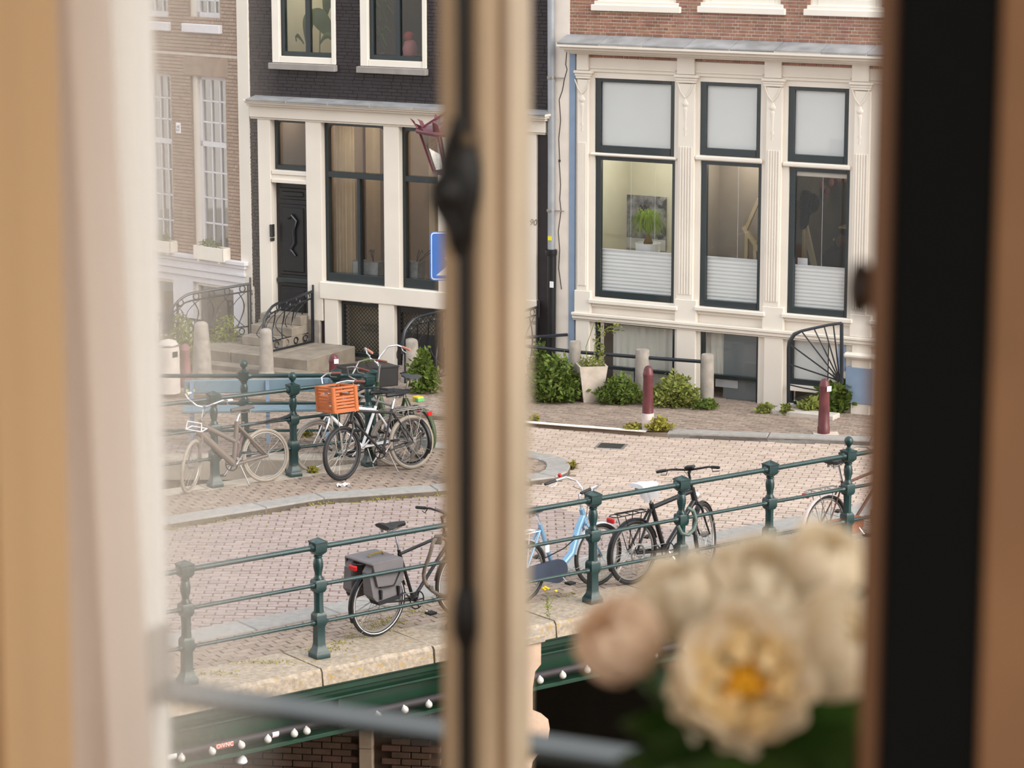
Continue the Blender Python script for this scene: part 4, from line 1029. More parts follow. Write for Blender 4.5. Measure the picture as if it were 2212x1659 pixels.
for rc in cel:
    sash(LH, rc, .06, .05, .06, .06, WHITE, 'cellar_window', y0=.06, y1=.14); MB().box(rc[0], rc[1], .3, .35, rc[2], rc[3]).build('cellar_back', mat('cellar_dark', (96, 86, 78), .9), LH.root)
u, z = LH.uz(384, 277, .03); m = MB(); m.cbox(u-.055, u+.055, -.03, 0, z-.085, z+.085, .01); pl = m.build('number_plate', WHITEP, LH.root)
text_mesh('house_number', '92', .10, mat('number_blue', (110, 112, 130), .5), pl, (u, -.032, z), (math.pi/2, math.pi/2, 0), .001)
def leaves(m, c, r, n, size, fl=1.0):
    for _ in range(n):
        while True:
            p = V((random.uniform(-1, 1), random.uniform(-1, 1), random.uniform(-1, 1)))
            if .25 < p.length < 1: break
        if random.random() < .18: p *= random.uniform(1.0, 1.3)
        p = V((c[0] + p.x*r[0], c[1] + p.y*r[1], c[2] + p.z*r[2]))
        d = V((random.uniform(-1, 1), random.uniform(-1, .6), random.uniform(-.5, 1))).normalized(); sd = d.orthogonal().normalized()
        sd.rotate(Matrix.Rotation(random.uniform(0, 6.28), 3, d)); s = size*random.uniform(.6, 1.3); nrm = d.cross(sd)
        m.add([p, p + d*s*.5 + sd*s*.28 + nrm*s*.08, p + d*s, p + d*s*.5 - sd*s*.28 + nrm*s*.08], [(0, 1, 2), (0, 2, 3)])
    return m
def box_planter(px0, px1, py, pyb, label):
    u0, u1, z0, z1 = LH.rect(px0, py, px1, pyb, .16); P = LH.world((u0+u1)/2, -.09, z0); t = thing('window_box', label, 'window box', P, -LH.a, 'cream window boxes')
    h = z1 - z0; w_ = (u1-u0)/2
    m = MB(); m.cbox(-w_, w_, -.09, -.075, 0, h, .004); m.cbox(-w_, w_, .07, .085, 0, h, .004); m.cbox(-w_, -w_+.015, -.09, .085, 0, h, .004); m.cbox(w_-.015, w_, -.09, .085, 0, h, .004); m.box(-w_, w_, -.08, .08, 0, .015)
    m.build('box', WHITE, t); MB().box(-w_+.01, w_-.01, -.075, .07, h-.05, h-.03).build('soil', SAND, t)
    leaves(MB(), (-.03, 0, h+.03), (w_*.7, .06, .07), 150, .05).build('plant', GREEN1, t, 'stuff')
    for sx in (-.7, .7): MB().box(sx*w_-.02, sx*w_+.02, -.08, .13, -.03, 0).build('bracket', WHITE, t)
box_planter(419, 483, 529, 558, 'cream window box with green plants under the small paned window')
box_planter(320, 369, 516, 541, 'cream window box at the window half hidden by the haze veil')
# ------------------------------------------------------------------ bicycles
def bike(name_label, rear, front_px, z=ZS, scale=1.0, R=.335, style='diamond', fm=BLACKG, tyre=RUBBER, rim=STEEL, grip=BLACKP, saddle=BLACKP, steer=0.0, lean=0.0,
         bar='dutch', barm=CHROME, fend=None, fend_front=True, rack=None, light=True, guard=None, fork_m=None, thick=1.0, hb=1.04, sad=.97, kick=True, tr=.02, wb=1.08, heading=None, white_stripe=False, guard_h=None, scx=.255, rear_tyre=None):
    """A bicycle standing with its rear wheel on the ground point seen at pixel REAR, heading for the one at FRONT_PX."""
    P = gp(rear[0], rear[1], z); Q = gp(front_px[0], front_px[1], z); d = Q - P
    root = thing('bicycle', name_label, 'bicycle', P, math.atan2(d.y, d.x) if heading is None else heading, 'parked bicycles', lean=lean)
    root.scale = (scale,)*3
    RA, FA = V((0, 0, R)), V((wb, 0, R))
    BB, SC, HB, HT = V((.45, 0, .28)), V((scx, 0, .80)), V((wb-.185, 0, R+.36)), V((wb-.24, 0, R+.53))
    ax = (HT - HB).normalized(); sm = Matrix.Rotation(steer, 3, ax)
    S = lambda p: HB + sm @ (V(p) - HB)
    fork_m = fork_m or fm
    def wheel(nm, C, xf, spoke=28, tm=None):
        m = MB(); m.xf = xf; m.ring(C, (1,0,0), (0,0,1), R - tr, tr, 40, 8); w_ = m.build(nm, tm or tyre, root)
        m = MB(); m.xf = xf; m.ring(C, (1,0,0), (0,0,1), R - 2*tr - .008, .012, 40, 6); m.build('rim', rim, w_)
        if white_stripe:
            m = MB(); m.xf = xf
            for sy in (-1, 1): m.ring(C + V((0, sy*tr*.8, 0)), (1,0,0), (0,0,1), R - tr*1.5, .005, 40, 5)
            m.build('reflective_stripe', WHITEP, w_)
        m = MB(); m.xf = xf
        for k in range(spoke):
            a = 2*math.pi*k/spoke; b = a + (.35 if k % 4 < 2 else -.35); sy = .03*(1 if k % 2 else -1)
            m.tube([C + V((.03*math.cos(b), sy, .03*math.sin(b))), C + V(((R-2*tr-.01)*math.cos(a), 0, (R-2*tr-.01)*math.sin(a)))], .0016, 3)
        m.build('spokes', STEEL, w_, 'stuff')
        m = MB(); m.xf = xf; m.tube([C + V((0, -.06, 0)), C + V((0, -.032, 0)), C + V((0, -.031, 0)), C + V((0, .031, 0)), C + V((0, .032, 0)), C + V((0, .06, 0))], [.012, .012, .03, .03, .012, .012], 10); m.build('hub', STEEL, w_)
        return w_
    wheel('rear_wheel', RA, None, tm=rear_tyre); wheel('front_wheel', FA, S)
    t = .016*thick; m = MB()
    m.tube([BB, SC], t, 10); m.tube([HB, HT], t*1.25, 10)
    if style == 'diamond':
        m.tube([HT - ax*.03, SC + V((0, 0, -.05))], t, 10); m.tube([HB + ax*.04, BB], t*1.1, 10)
    elif style == 'step':
        m.tube([HB + ax*.1, HB + V((-.10, 0, -.02)), V((.70, 0, .42)), V((.56, 0, .31)), BB], [t*1.5, t*1.6, t*1.7, t*1.6, t*1.4], 12)
    elif style == 'twin':
        m.tube([HB + ax*.13, V((.36, 0, .53))], t, 10); m.tube([HB + ax*.03, BB], t*1.5, 10)
    elif style == 'curve':
        m.tube([HB + ax*.12, V((.72, 0, .62)), V((.5, 0, .46)), V((.37, 0, .48))], t, 10); m.tube([HB + ax*.03, V((.68, 0, .44)), BB], t, 10)
    for sy in (-1, 1):
        m.tube([BB + V((-.02, sy*.035, 0)), RA + V((0, sy*.062, 0))], .010*thick, 8); m.tube([SC + V((-.01, sy*.015, -.06)), RA + V((0, sy*.062, 0))], .009*thick, 8)
    m.tube([BB + V((0, -.045, 0)), BB + V((0, .045, 0))], .026, 12); m.build('frame', fm, root)
    m = MB(); m.xf = S
    for sy in (-1, 1): m.tube([HB + V((0, sy*.03, .0)), HB + V((.02, sy*.055, -.05)), HB + (FA-HB)*.6 + V((-.012, sy*.055, 0)), FA + V((0, sy*.055, 0))], [.014, .014, .011, .009], 8)
    m.tube([HB + V((0, -.04, 0)), HB + V((0, .04, 0))], .018, 8); m.build('fork', fork_m, root)
    # saddle
    sp = SC + V((-.05, 0, sad - .83)); m = MB(); m.tube([SC - V((-.02, 0, .05)), sp], .0135, 8); m.build('seat_post', CHROME, root)
    m = MB(); c = sp + V((-.02, 0, .05)); g = []
    for i in range(9):
        x = -.14 + .28*i/8; wd = (.02 + .085*max(0, min(1, (.10 - x)/.2))**1.3); hh = .028 + .012*math.sin(i/8*3.14)
        row = [(c.x + x, c.y + wd*math.cos(a)*1.0, c.z + .015*(1 if i < 2 else 0) + (hh if math.sin(a) > 0 else .02)*math.sin(a)) for a in [2*math.pi*k/10 for k in range(11)]]
        g.append(row)
    m.sheet(g); m.add([g[0][k] for k in range(10)], [tuple(range(10))]); m.add([g[-1][k] for k in range(10)], [tuple(range(10))]); sd = m.build('saddle', saddle, root)
    m = MB(); 
    for sy in (-1, 1): m.tube([c + V((-.1, sy*.03, -.02)), c + V((-.05, sy*.02, -.045)), c + V((.1, sy*.01, -.02))], .005, 5); m.tube([c + V((-.1, sy*.045, -.05)), c + V((-.1, sy*.045, -.0))], .014, 8)
    m.build('saddle_spring', STEEL, sd)
    # handlebar
    m = MB(); m.xf = S; top = HT + ax*(.12) ; top.z = hb - .03
    m.tube([HT, top], .013, 8); fw = top + V((.06, 0, .01)); m.tube([top - V((0,0,.02)), fw], .015, 8)
    gm = MB(); gm.xf = S
    for sy in (-1, 1):
        if bar == 'dutch': pts = [fw, fw + V((.02, sy*.10, .0)), fw + V((.0, sy*.19, .045)), fw + V((-.10, sy*.26, .055)), fw + V((-.20, sy*.29, .03)), fw + V((-.33, sy*.30, .0))]
        elif bar == 'flat': pts = [fw, fw + V((.0, sy*.12, .01)), fw + V((-.02, sy*.20, .02)), fw + V((-.045, sy*.24, .02)), fw + V((-.08, sy*.33, .015))]
        elif bar == 'swan': pts = [fw, fw + V((.05, sy*.06, .02)), fw + V((.06, sy*.16, .08)), fw + V((-.02, sy*.24, .12)), fw + V((-.14, sy*.26, .10)), fw + V((-.28, sy*.27, .08))]
        else: pts = [fw, fw + V((.06, sy*.07, .06)), fw + V((.02, sy*.18, .20)), fw + V((-.10, sy*.24, .23)), fw + V((-.18, sy*.26, .22)), fw + V((-.33, sy*.28, .20))]
        sm2 = [pts[0]]
        for a, b in zip(pts[:-1], pts[1:]): sm2 += [a + (b-a)*.5, b]
        m.tube(sm2, .011, 8); gm.tube([pts[-2] + (pts[-1]-pts[-2])*.05, pts[-1], pts[-1] + (pts[-1]-pts[-2]).normalized()*.012], [.0165, .0165, .012], 8)
        m.tube([pts[-2] + V((.02, 0, -.012)), pts[-2] + V((.0, sy*.01, -.05)), pts[-1] + V((.06, -sy*.012, -.045))], .005, 5)
    hb_ = m.build('handlebar', barm, root); gm.build('grips', grip, hb_)
    cb = MB(); cb.xf = S; cb.tube([fw + V((0, .16, .03)), fw + V((.1, .1, -.02)), fw + V((.09, .02, -.14)), HB + V((.03, .03, .02))], .003, 5); cb.build('brake_cable', BLACKP, hb_)
    # crank, chain case
    m = MB(); m.ring(BB + V((0, -.055, 0)), (1,0,0), (0,0,1), .085, .007, 24, 6)
    for k in range(5): a = k*1.257; m.tube([BB + V((0, -.055, 0)), BB + V((.08*math.cos(a), -.055, .08*math.sin(a)))], .007, 5)
    cr = m.build('chainring', BLACKP, root); m = MB()
    for sy, sg in ((-1, 1), (1, -1)): m.tube([BB + V((0, sy*.06, 0)), BB + V((sg*.10, sy*.075, -.12*sg)), BB + V((sg*.11, sy*.08, -.13*sg))], [.012, .010, .012], 6)
    m.build('crank_arm', CHROME, cr); m = MB()
    for sy, sg in ((-1, 1), (1, -1)): c = BB + V((sg*.115, sy*.125, -.135*sg)); m.cbox(c.x-.045, c.x+.045, c.y-.045, c.y+.04, c.z-.012, c.z+.012, .004)
    m.build('pedal', BLACKP, cr)
    m = MB(); m.tube([BB + V((0, -.055, .085)), RA + V((0, -.05, .035))], .004, 4); m.tube([BB + V((0, -.055, -.085)), RA + V((0, -.05, -.035))], .004, 4); m.build('chain', STEEL, root)
    if guard:
        m = MB(); gh = guard_h or .10
        pl = [(BB.x + gh*1.05*math.cos(a), BB.z + gh*math.sin(a)) for a in [math.radians(-100 + 200*k/10) for k in range(11)]] + [(RA.x - .02, RA.z + .055), (RA.x - .05, RA.z), (RA.x - .02, RA.z - .05)]
        m.prism(pl, lambda p: (p[0], -.075, p[1]), lambda p: (p[0], -.04, p[1])); m.build('chain_case', guard, root)
    def arc(C, a0, a1, wd, xf, nm, mt):
        m = MB(); m.xf = xf; g = []
        for i in range(17):
            a = math.radians(a0 + (a1-a0)*i/16); r = R + .018; row = []
            for k in range(5):
                s = (k-2)/2; row.append(C + V(((r - .016*s*s)*math.cos(a), wd*s, (r - .016*s*s)*math.sin(a))))
            g.append(row)
        m.sheet(g); o = m.build(nm, mt, root)
        st = MB(); st.xf = xf
        for a in (a0 + 25 if a0 > 90 else a1 - 25,):
            a = math.radians(a)
            for sy in (-1, 1): st.tube([C + V((0, sy*.06, 0)), C + V(((R+.015)*math.cos(a), sy*wd*.9, (R+.015)*math.sin(a)))], .003, 4)
        a_ = math.radians(195 if C.x < .5 else 20)
        for sy in (-1, 1): st.tube([C + V((0, sy*.06, 0)), C + V(((R+.015)*math.cos(a_), sy*wd*.9, (R+.015)*math.sin(a_)))], .003, 4)
        st.build('fender_stay', STEEL, o); return o
    if fend:
        arc(RA, 205, 15, .028, None, 'rear_mudguard', fend)
        if fend_front: arc(FA, 170, 25, .026, S, 'front_mudguard', fend)
    if rack:
        m = MB(); zr = 2*R + .075
        for sy in (-1, 1):
            m.tube([(.22, sy*.03, zr-.01), (.16, sy*.06, zr), (-.26, sy*.06, zr), (-.30, sy*.03, zr)], .006, 6)
            m.tube([(.06, sy*.06, zr), (.01, sy*.07, R)], .005, 6); m.tube([(-.17, sy*.06, zr), (-.005, sy*.07, R)], .005, 6)
        m.tube([(-.30, -.035, zr), (-.30, .035, zr)], .006, 6)
        for x in (-.2, -.08, .04, .14): m.tube([(x, -.06, zr), (x, .06, zr)], .005, 6)
        for y in (-.02, .02): m.tube([(.15, y, zr+.012), (-.24, y, zr+.02)], .0045, 6)
        m.build('rack', rack, root)
    if light:
        zr = 2*R + (.045 if rack else -.02); m = MB(); x = -.31 if rack else -.36
        m.cbox(x-.02, x+.015, -.05, .05, zr-.03, zr+.02, .01); m.build('rear_light', RED, root)
        m = MB(); m.xf = S; c = HB + V((.07, 0, .07)); m.blob(c, .04, .038, .04, 12, 8); m.tube([HB + V((.01, 0, .05)), c], .006, 5); m.build('headlight', CHROME, root)
    if kick: 
        m = MB(); m.tube([BB + V((-.06, .05, -.02)), (.34, .14, .02), (.33, .15, .008)], .008, 6); m.build('kickstand', STEEL, root)
    root['S_'] = 0; del root['S_']
    return root, S, dict(RA=RA, FA=FA, BB=BB, SC=SC, HB=HB, HT=HT, fw=fw, sp=sp, R=R)

# --- near bicycle with the double bag
b, S, J = bike('black bicycle with a grey double pannier bag behind the near railing', (815, 1374), (985, 1330), scale=1.06, R=.342, tyre=RUBBER, rim=STEEL, fend=BLACKG, rack=BLACKG, style='diamond', bar='flat', barm=BLACKP, sad=1.02, hb=1.06, white_stripe=True, tr=.021, lean=.03)
grey = mat('grey_canvas', (104, 100, 102), .9, var=.1, bump=.2); blk = mat('black_canvas', (34, 34, 38), .9)
for sy in (-1, 1):
    m = MB(); g = []
    y0 = sy*.085; 
    prof = [(.13, .76), (.15, .66), (.13, .47), (.06, .42), (-.17, .40), (-.25, .48), (-.27, .70), (-.22, .765)]
    m.prism(prof, lambda p: (p[0]*1.0, y0, p[1]), lambda p: (p[0]*.94-.01, y0 + sy*(.13 if p[1] < .6 else .09), p[1] - .01))
    bag = m.build('pannier_bag', grey, b)
    m = MB(); fl = [(.135, .785), (.12, .58), (.03, .545), (-.20, .57), (-.24, .785)]
    m.prism(fl, lambda p: (p[0], y0 + sy*.10, p[1]), lambda p: (p[0], y0 + sy*(.145 if p[1] < .65 else .115), p[1])); m.build('bag_flap', grey, bag)
    m = MB(); m.tube([(.08, y0 + sy*.135, .67), (.0, y0 + sy*.147, .56), (-.02, y0 + sy*.147, .55), (-.17, y0 + sy*.147, .56)], .008, 6)
    for x in (.06, -.16): m.cbox(x-.012, x+.012, y0 + (sy*.12 if sy > 0 else sy*.155), y0 + (sy*.155 if sy > 0 else sy*.12), .44, .53, .004)
    m.build('strap', blk, bag)
    m = MB(); m.prism([(.135, .45), (.05, .40), (-.18, .385), (-.2, .42), (.0, .44)], lambda p: (p[0], y0 + sy*.02, p[1]), lambda p: (p[0], y0 + sy*.142, p[1])); m.build('bag_base', blk, bag)
MB().cbox(-.25, .135, -.20, .20, .765, .79, .01).build('bag_bridge', grey, b)
m = MB(); m.tube([(-.12, 0, .79), (-.1, 0, .815), (.04, 0, .82), (.07, 0, .79)], .012, 6); m.build('carry_handle', mat('olive_strap', (112, 98, 60), .9), b)
lk = thing('chain_lock', 'thick brown grey chain lock looped around the near railing and the black bicycle', 'lock', on_n(928) + V((0, 0, .73)))
m = MB(); pts = []
for i in range(26): a = 6.283*i/26; pts.append(V((.12 + .16*math.cos(a) + .03*math.sin(3*a), -.03 + .05*math.sin(2*a), -.02 + .30*math.sin(a))))
m.tube(pts, .02, 8, True); m.build('chain_sleeve', mat('lock_brown', (110, 98, 88), .8, var=.25, scale=30), lk)
MB().cbox(.05, .13, -.06, .0, .22, .31, .01).build('lock_body', mat('lock_metal', (96, 88, 80), .5), lk)
MB().cbox(-.0, .05, -.06, -.02, -.24, -.19, .01).build('key_housing', STEEL, lk)

# --- pale blue step-through bicycle
BLUEM = mat('pale_blue_metal', (132, 172, 204), .3, metal=.35, var=.08); DARKB = mat('slate_blue_plastic', (58, 66, 84), .5)
b, S, J = bike('silver blue step-through bicycle with a slate blue chain case leaning by the near railing', (1126, 1305), (1296, 1264), scale=1.02, style='step', fm=BLUEM, fork_m=BLUEM, fend=mat('silver_fender', (206, 210, 216), .3, metal=.3), rack=WHITEP, guard=DARKB, guard_h=.125, thick=1.45, bar='swan', barm=CHROME, hb=1.06, sad=.93, rim=STEEL)
MB().blob(S(J['fw'] + V((-.1, .25, .15))), .022, .022, .022).build('red_bell', RED, b)
MB().tube([(.25, -.07, .45), (.5, -.1, .52), (.66, -.1, .60), (.64, -.1, .63)], .007, 6).build('lock_bar', BLACKP, b)
MB().cbox(.27, .33, -.075, -.045, .50, .60, .01).build('battery_lock', WHITEP, b)

# --- black e-bike with a white saddle cover
b, S, J = bike('black city bicycle with a white plastic saddle cover by the near railing', (1366, 1262), (1530, 1222), scale=1.06, style='diamond', fm=BLACKG, fend=BLACKG, rack=BLACKG, saddle=WHITEP, bar='flat', barm=BLACKP, thick=1.5, sad=.97, hb=1.07, steer=.5, tr=.023)
c = J['sp'] + V((-.02, 0, .03)); m = MB(); g = []
for i in range(8):
    t = i/7; row = []
    for k in range(17):
        a = 6.283*k/16; r = .11*(1 - .35*t) + .012*math.sin(5*a + i); row.append(c + V((r*1.25*math.cos(a) + .05*t, r*.9*math.sin(a), .045 - .17*t + .02*math.sin(3*a)*t)))
    g.append(row)
m.sheet(g); m.build('saddle_cover', sheer_mat('thin_plastic', (244, 244, 248), .7, .75, .5), b)
m = MB(); m.xf = S; p = J['fw']; m.cbox(p.x-.05, p.x+.04, -.05, .05, p.z+.015, p.z+.045, .01); m.build('display', BLACKP, b)
m = MB(); m.ring((0, -.075, .335), (1,0,0), (0,0,1), .09, .012, 20, 4); m.build('brake_disc', STEEL, b)
ul = thing('u_lock', 'grey bent lock bar around the railing post beside the white saddle cover', 'lock', on_n(1470) + V((0.02, -.04, .66)), rotb)
MB().tube([(.03, -.03, .20), (.09, -.06, .16), (.12, -.07, .06), (.08, -.07, -.04), (.0, -.08, -.08), (-.07, -.06, -.06), (-.09, -.02, .02)], .02, 8).build('shackle', mat('grey_green_sleeve', (92, 108, 102), .6), ul)

# --- bicycle at the right, mostly behind the window frame
BROWNF = mat('rusty_brown_frame', (92, 58, 48), .5, var=.2, scale=12)
b, S, J = bike('brown bicycle with pale pink mudguard and red lamp half behind the window frame', (1780, 1196), (1942, 1159), scale=1.0, style='diamond', fm=BROWNF, fend=mat('pale_pink_fender', (224, 206, 204), .4), rack=STEEL, bar='dutch', barm=STEEL, sad=1.0, guard=mat('orange_brown_case', (132, 84, 62), .5), tr=.018)

# --- pale grey bicycle by the far railing
TAUPE = mat('taupe_frame', (104, 92, 84), .45, var=.06)
b, S, J = bike('matt taupe city bicycle with white tyres leaning on the far railing', (578, 1041), (436, 1062), scale=1.0, style='twin', fm=TAUPE, tyre=GREYRUB, rim=STEEL, fend=None, thick=1.9, bar='swan', barm=CHROME, saddle=mat('grey_saddle', (92, 88, 84), .7), grip=WHITEP, steer=.75, lean=.13, light=False, hb=1.06, sad=.92, tr=.021, scx=.36)
m = MB(); m.xf = S; h = J['HB'] + V((.12, 0, .10)); m.tube([h + V((-.1, -.1, 0)), h + V((.1, -.1, 0)), h + V((.1, .1, 0)), h + V((-.1, .1, 0)), h + V((-.1, -.1, 0))], .008, 6); m.tube([h + V((.1, -.1, 0)), h + V((.09, -.09, .1)), h + V((.09, .09, .1)), h + V((.1, .1, 0))], .009, 6); m.build('front_carrier', WHITEP, b)
m = MB(); g = [[V((-.02 - .06*i, -.05 + .025*k + 0, .74 + .01*i - .012*abs(k-2))) for k in range(5)] for i in range(7)]; m.sheet(g); m.tube([(.2, 0, .72), (.02, 0, .75), (-.2, 0, .77)], .01, 6); m.build('clip_mudguard', BLACKP, b)
lkb = MB(); lkb.tube([(.25, -.05, .78), (.27, -.06, .6), (.34, -.06, .46), (.36, -.05, .36)], [.02, .024, .024, .016], 8); lkb.build('chain_lock', mat('mauve_lock', (120, 96, 98), .8, var=.3, scale=30), b)

# --- bicycle with the orange crate
GREYF = mat('grey_enamel', (140, 138, 136), .4, metal=.3)
b, S, J = bike('old bicycle with a large orange plastic crate over its black front wheel', (893, 1013), (762, 1035), scale=1.0, style='diamond', fm=mat('black_enamel', (40, 40, 42), .4), tyre=RUBBER, rim=mat('dark_rim', (70, 70, 74), .4), fend=None, bar='dutch', barm=BLACKP, steer=.25, R=.345, lean=.12, light=False, hb=1.12, sad=.95, tr=.026, rack=STEEL, rear_tyre=GREYRUB)
OR_ = mat('orange_crate', (180, 100, 54), .5, var=.1, scale=5)
Sc = lambda p: J['HB'] + Matrix.Rotation(-.12, 3, 'Z') @ (V(p) - J['HB'])
m = MB(); m.xf = Sc; o = J['HB'] + V((.17, 0, .165)); hx, hy, h = .165, .22, .315
slats = []
def slatw(ax_, sg):
    for k in range(7):
        z0 = o.z + .02 + k*.039; z1 = z0 + .027
        if k >= 5: 
            segs = [(-1, -.45), (.45, 1)]
            if k == 6: segs = [(-1, 1)]
        else: segs = [(-1, 1)]
        for a, b_ in segs:
            sl_m = MB(); sl_m.xf = Sc; slats.append(sl_m)
            if ax_ == 'x': sl_m.box(o.x + sg*hx - .006, o.x + sg*hx + .006, o.y + a*hy, o.y + b_*hy, z0, z1)
            else: sl_m.box(o.x + a*hx, o.x + b_*hx, o.y + sg*hy - .006, o.y + sg*hy + .006, z0, z1)
for sg in (-1, 1): slatw('x', sg); slatw('y', sg)
for z in (.0, h-.02): 
    m.cbox(o.x-hx-.012, o.x+hx+.012, o.y-hy-.012, o.y-hy+.012, o.z+z, o.z+z+.028, .004); m.cbox(o.x-hx-.012, o.x+hx+.012, o.y+hy-.012, o.y+hy+.012, o.z+z, o.z+z+.028, .004)
    m.cbox(o.x-hx-.012, o.x-hx+.012, o.y-hy, o.y+hy, o.z+z, o.z+z+.028, .004); m.cbox(o.x+hx-.012, o.x+hx+.012, o.y-hy, o.y+hy, o.z+z, o.z+z+.028, .004)
for sx in (-1, 1):
    for sy in (-1, 1): m.lathe([(.034, o.z), (.034, o.z+h)], 10, (o.x + sx*(hx-.012), o.y + sy*(hy-.012), 0))
for k in range(7): m.box(o.x-hx, o.x+hx, o.y-hy + k*.07, o.y-hy + k*.07 + .045, o.z, o.z+.012)
cr = m.build('crate', OR_, b)
for q in slats: q.build('slat', OR_, cr)
m = MB(); m.xf = Sc
for sy in (-1, 1): m.tube([J['FA'] + V((0, sy*.07, 0)), o + V((.06, sy*.1, 0)), o + V((-.15, sy*.1, -.01))], .007, 6)
m.tube([o + V((.1, -.18, -.012)), o + V((.1, .18, -.012))], .008, 6); m.tube([o + V((-.15, -.18, -.012)), o + V((-.15, .18, -.012))], .008, 6); m.build('front_rack', STEEL, b)

# --- chrome forked bicycle behind it, green one at the back, with the black box
b, S, J = bike('white and chrome bicycle standing between the crate bicycle and the far railing end', (856, 1006), (770, 1012), scale=.98, style='diamond', fm=WHITEP, fork_m=CHROME, tyre=GREYRUB, rim=CHROME, fend=STEEL, bar='high', barm=CHROME, hb=1.0, sad=.95, steer=.35, lean=.06, light=True, rack=STEEL, thick=1.3, grip=mat('brown_grip', (112, 62, 52), .7))
GREENF = mat('olive_green_frame', (62, 78, 48), .45, var=.1)
b, S, J = bike('olive green bicycle with a black front box and a yellow sticker on its mudguard', (904, 990), (808, 964), scale=1.02, style='step', fm=GREENF, tyre=RUBBER, rim=STEEL, fend=GREENF, rack=None, bar='high', barm=CHROME, grip=mat('salmon_grip', (190, 128, 110), .7), hb=1.12, sad=1.0, steer=-.1, thick=1.3, light=False, saddle=mat('dark_grey_saddle', (60, 62, 68), .5), guard=BLACKP)
m = MB(); m.xf = S; o = J['HB'] + V((.20, 0, .08)); hx, hy, h = .2, .34, .26
for (x0, x1, y0, y1) in ((-hx, -hx+.012, -hy, hy), (hx-.012, hx, -hy, hy), (-hx, hx, -hy, -hy+.012), (-hx, hx, hy-.012, hy)): m.box(o.x+x0, o.x+x1, o.y+y0, o.y+y1, o.z, o.z+h)
m.box(o.x-hx, o.x+hx, o.y-hy, o.y+hy, o.z, o.z+.012); bx = m.build('front_box', BLACKP, b)
m = MB(); m.xf = S; m.cbox(o.x-hx-.012, o.x+hx+.012, o.y-hy-.012, o.y+hy+.012, o.z+h-.02, o.z+h, .004); m.build('box_lid', BLACKG, bx)
MB().cbox(-.06, .06, -.05, .05, .73, .80, .01).build('yellow_sticker', mat('yellow_plastic', (216, 178, 40), .5), b)
MB().cbox(-.065, .01, -.052, .052, .735, .785, .006).build('green_sticker', mat('green_plastic', (96, 168, 110), .5), b)
MB().cbox(-.1, .08, -.085, -.07, .12, .28, .008).build('wheel_cover', mat('clear_cover', (196, 206, 214), .3), b)
m = MB(); m.tube([J['BB'] + V((.02, .02, .05)), V((.31, 0, .62))], .034, 10); m.build('seat_tube_sleeve', GREENF, b)
b, S, J = bike('grey framed bicycle squeezed between the chrome bicycle and the green one', (884, 1004), (800, 992), scale=.98, style='diamond', fm=GREYF, tyre=RUBBER, rim=CHROME, fend=BLACKG, bar='high', barm=STEEL, hb=1.06, sad=.93, steer=.2, lean=.02, rack=STEEL, thick=1.2, grip=mat('brown_grip', (112, 62, 52), .7), light=True)
# ------------------------------------------------------------------ street furniture
BENCHB = mat('blue_grey_wood', (112, 134, 146), .6, var=.1, scale=6)
PB = gp(560, 950, ZS); bd = gp(720, 946, ZS) - gp(405, 952, ZS)
bn = thing('bench', 'long blue grey wooden bench on the quay behind the far railing', 'bench', PB, math.atan2(bd.y, bd.x))
MB().cbox(-.98, .98, .10, .14, .62, .80, .01).build('backrest', BENCHB, bn)
for y in (-.30, -.16, -.02): MB().cbox(-1.0, 1.0, y, y+.115, .43, .47, .008).build('seat_plank', BENCHB, bn)
for x in (-.88, .12, .9):
    m = MB(); m.bar((x, -.24, 0), (x, -.22, .43), .05, .05, (0,1,0)); m.bar((x, .02, 0), (x, .1, .78), .05, .05, (0,1,0)); m.bar((x, -.28, .41), (x, .08, .41), .05, .05); m.build('leg', mat('blue_steel', (126, 146, 168), .5), bn)
MB().cbox(-.96, -.84, .09, .10, .64, .68, .002).build('yellow_label', mat('yellow_label', (210, 206, 140), .6), bn)
def bollard(px, yb, yt, label, h=None, group='maroon street bollards', zz=ZS, fade=False):
    P = gp(px, yb, zz); n = V((0, -1, 0)); top = on_plane(px, yt, P, n).z - zz; t = thing('bollard', label, 'bollard', P, 0, group)
    k = top/1.0; m = MB(); m.lathe([(.085, 0), (.085, .12), (.078, .14), (.066, .80), (.07, .81), (.07, .83)], 14); m.v = [(x, y, z*k) for x, y, z in m.v]; m.build('shaft', MAROON if not fade else mat('faded_maroon', (136, 96, 98), .6, var=.2, scale=9), t)
    m = MB(); m.lathe([(.068, .83), (.072, .84), (.072, .87), (.066, .89), (.06, .94), (.04, .98), (.0, 1.0)], 14); m.v = [(x, y, z*k) for x, y, z in m.v]; m.build('cap', MAROON if not fade else MATS['faded_maroon'], t)
    return t, k
t, k = bollard(1399, 928, 789, 'maroon iron bollard with a worn white foot at the corner of the sidewalk')
MB().lathe([(.088, 0), (.088, .12*k), (.083, .26*k)], 14).build('worn_foot', mat('worn_white', (200, 186, 182), .8, var=.15, scale=12), t)
t, k = bollard(1779, 936, 817, 'maroon iron bollard with a round white sticker on its side near the fan shaped railing')
MB().ob((.055, -.06, .62), V((.03, .022, 0)), V((.0, 0, .035)), V((.003, -.003, 0))).build('sticker', WHITEP, t)
MB().cbox(-.14, .2, -.1, .1, -.02, .004, .003).build('footing', mat('pale_footing', (206, 190, 176), .85), t)
t, k = bollard(722, 872, 764, 'maroon iron bollard with a white dot behind the end of the far railing')
MB().ob((.04, -.062, .62), V((.03, .01, 0)), V((0, 0, .032)), V((.002, -.004, 0))).build('sticker', WHITEP, t)
bollard(402, 835, 742, 'faded maroon bollard beside the round topped grey post at the window jamb', fade=True)
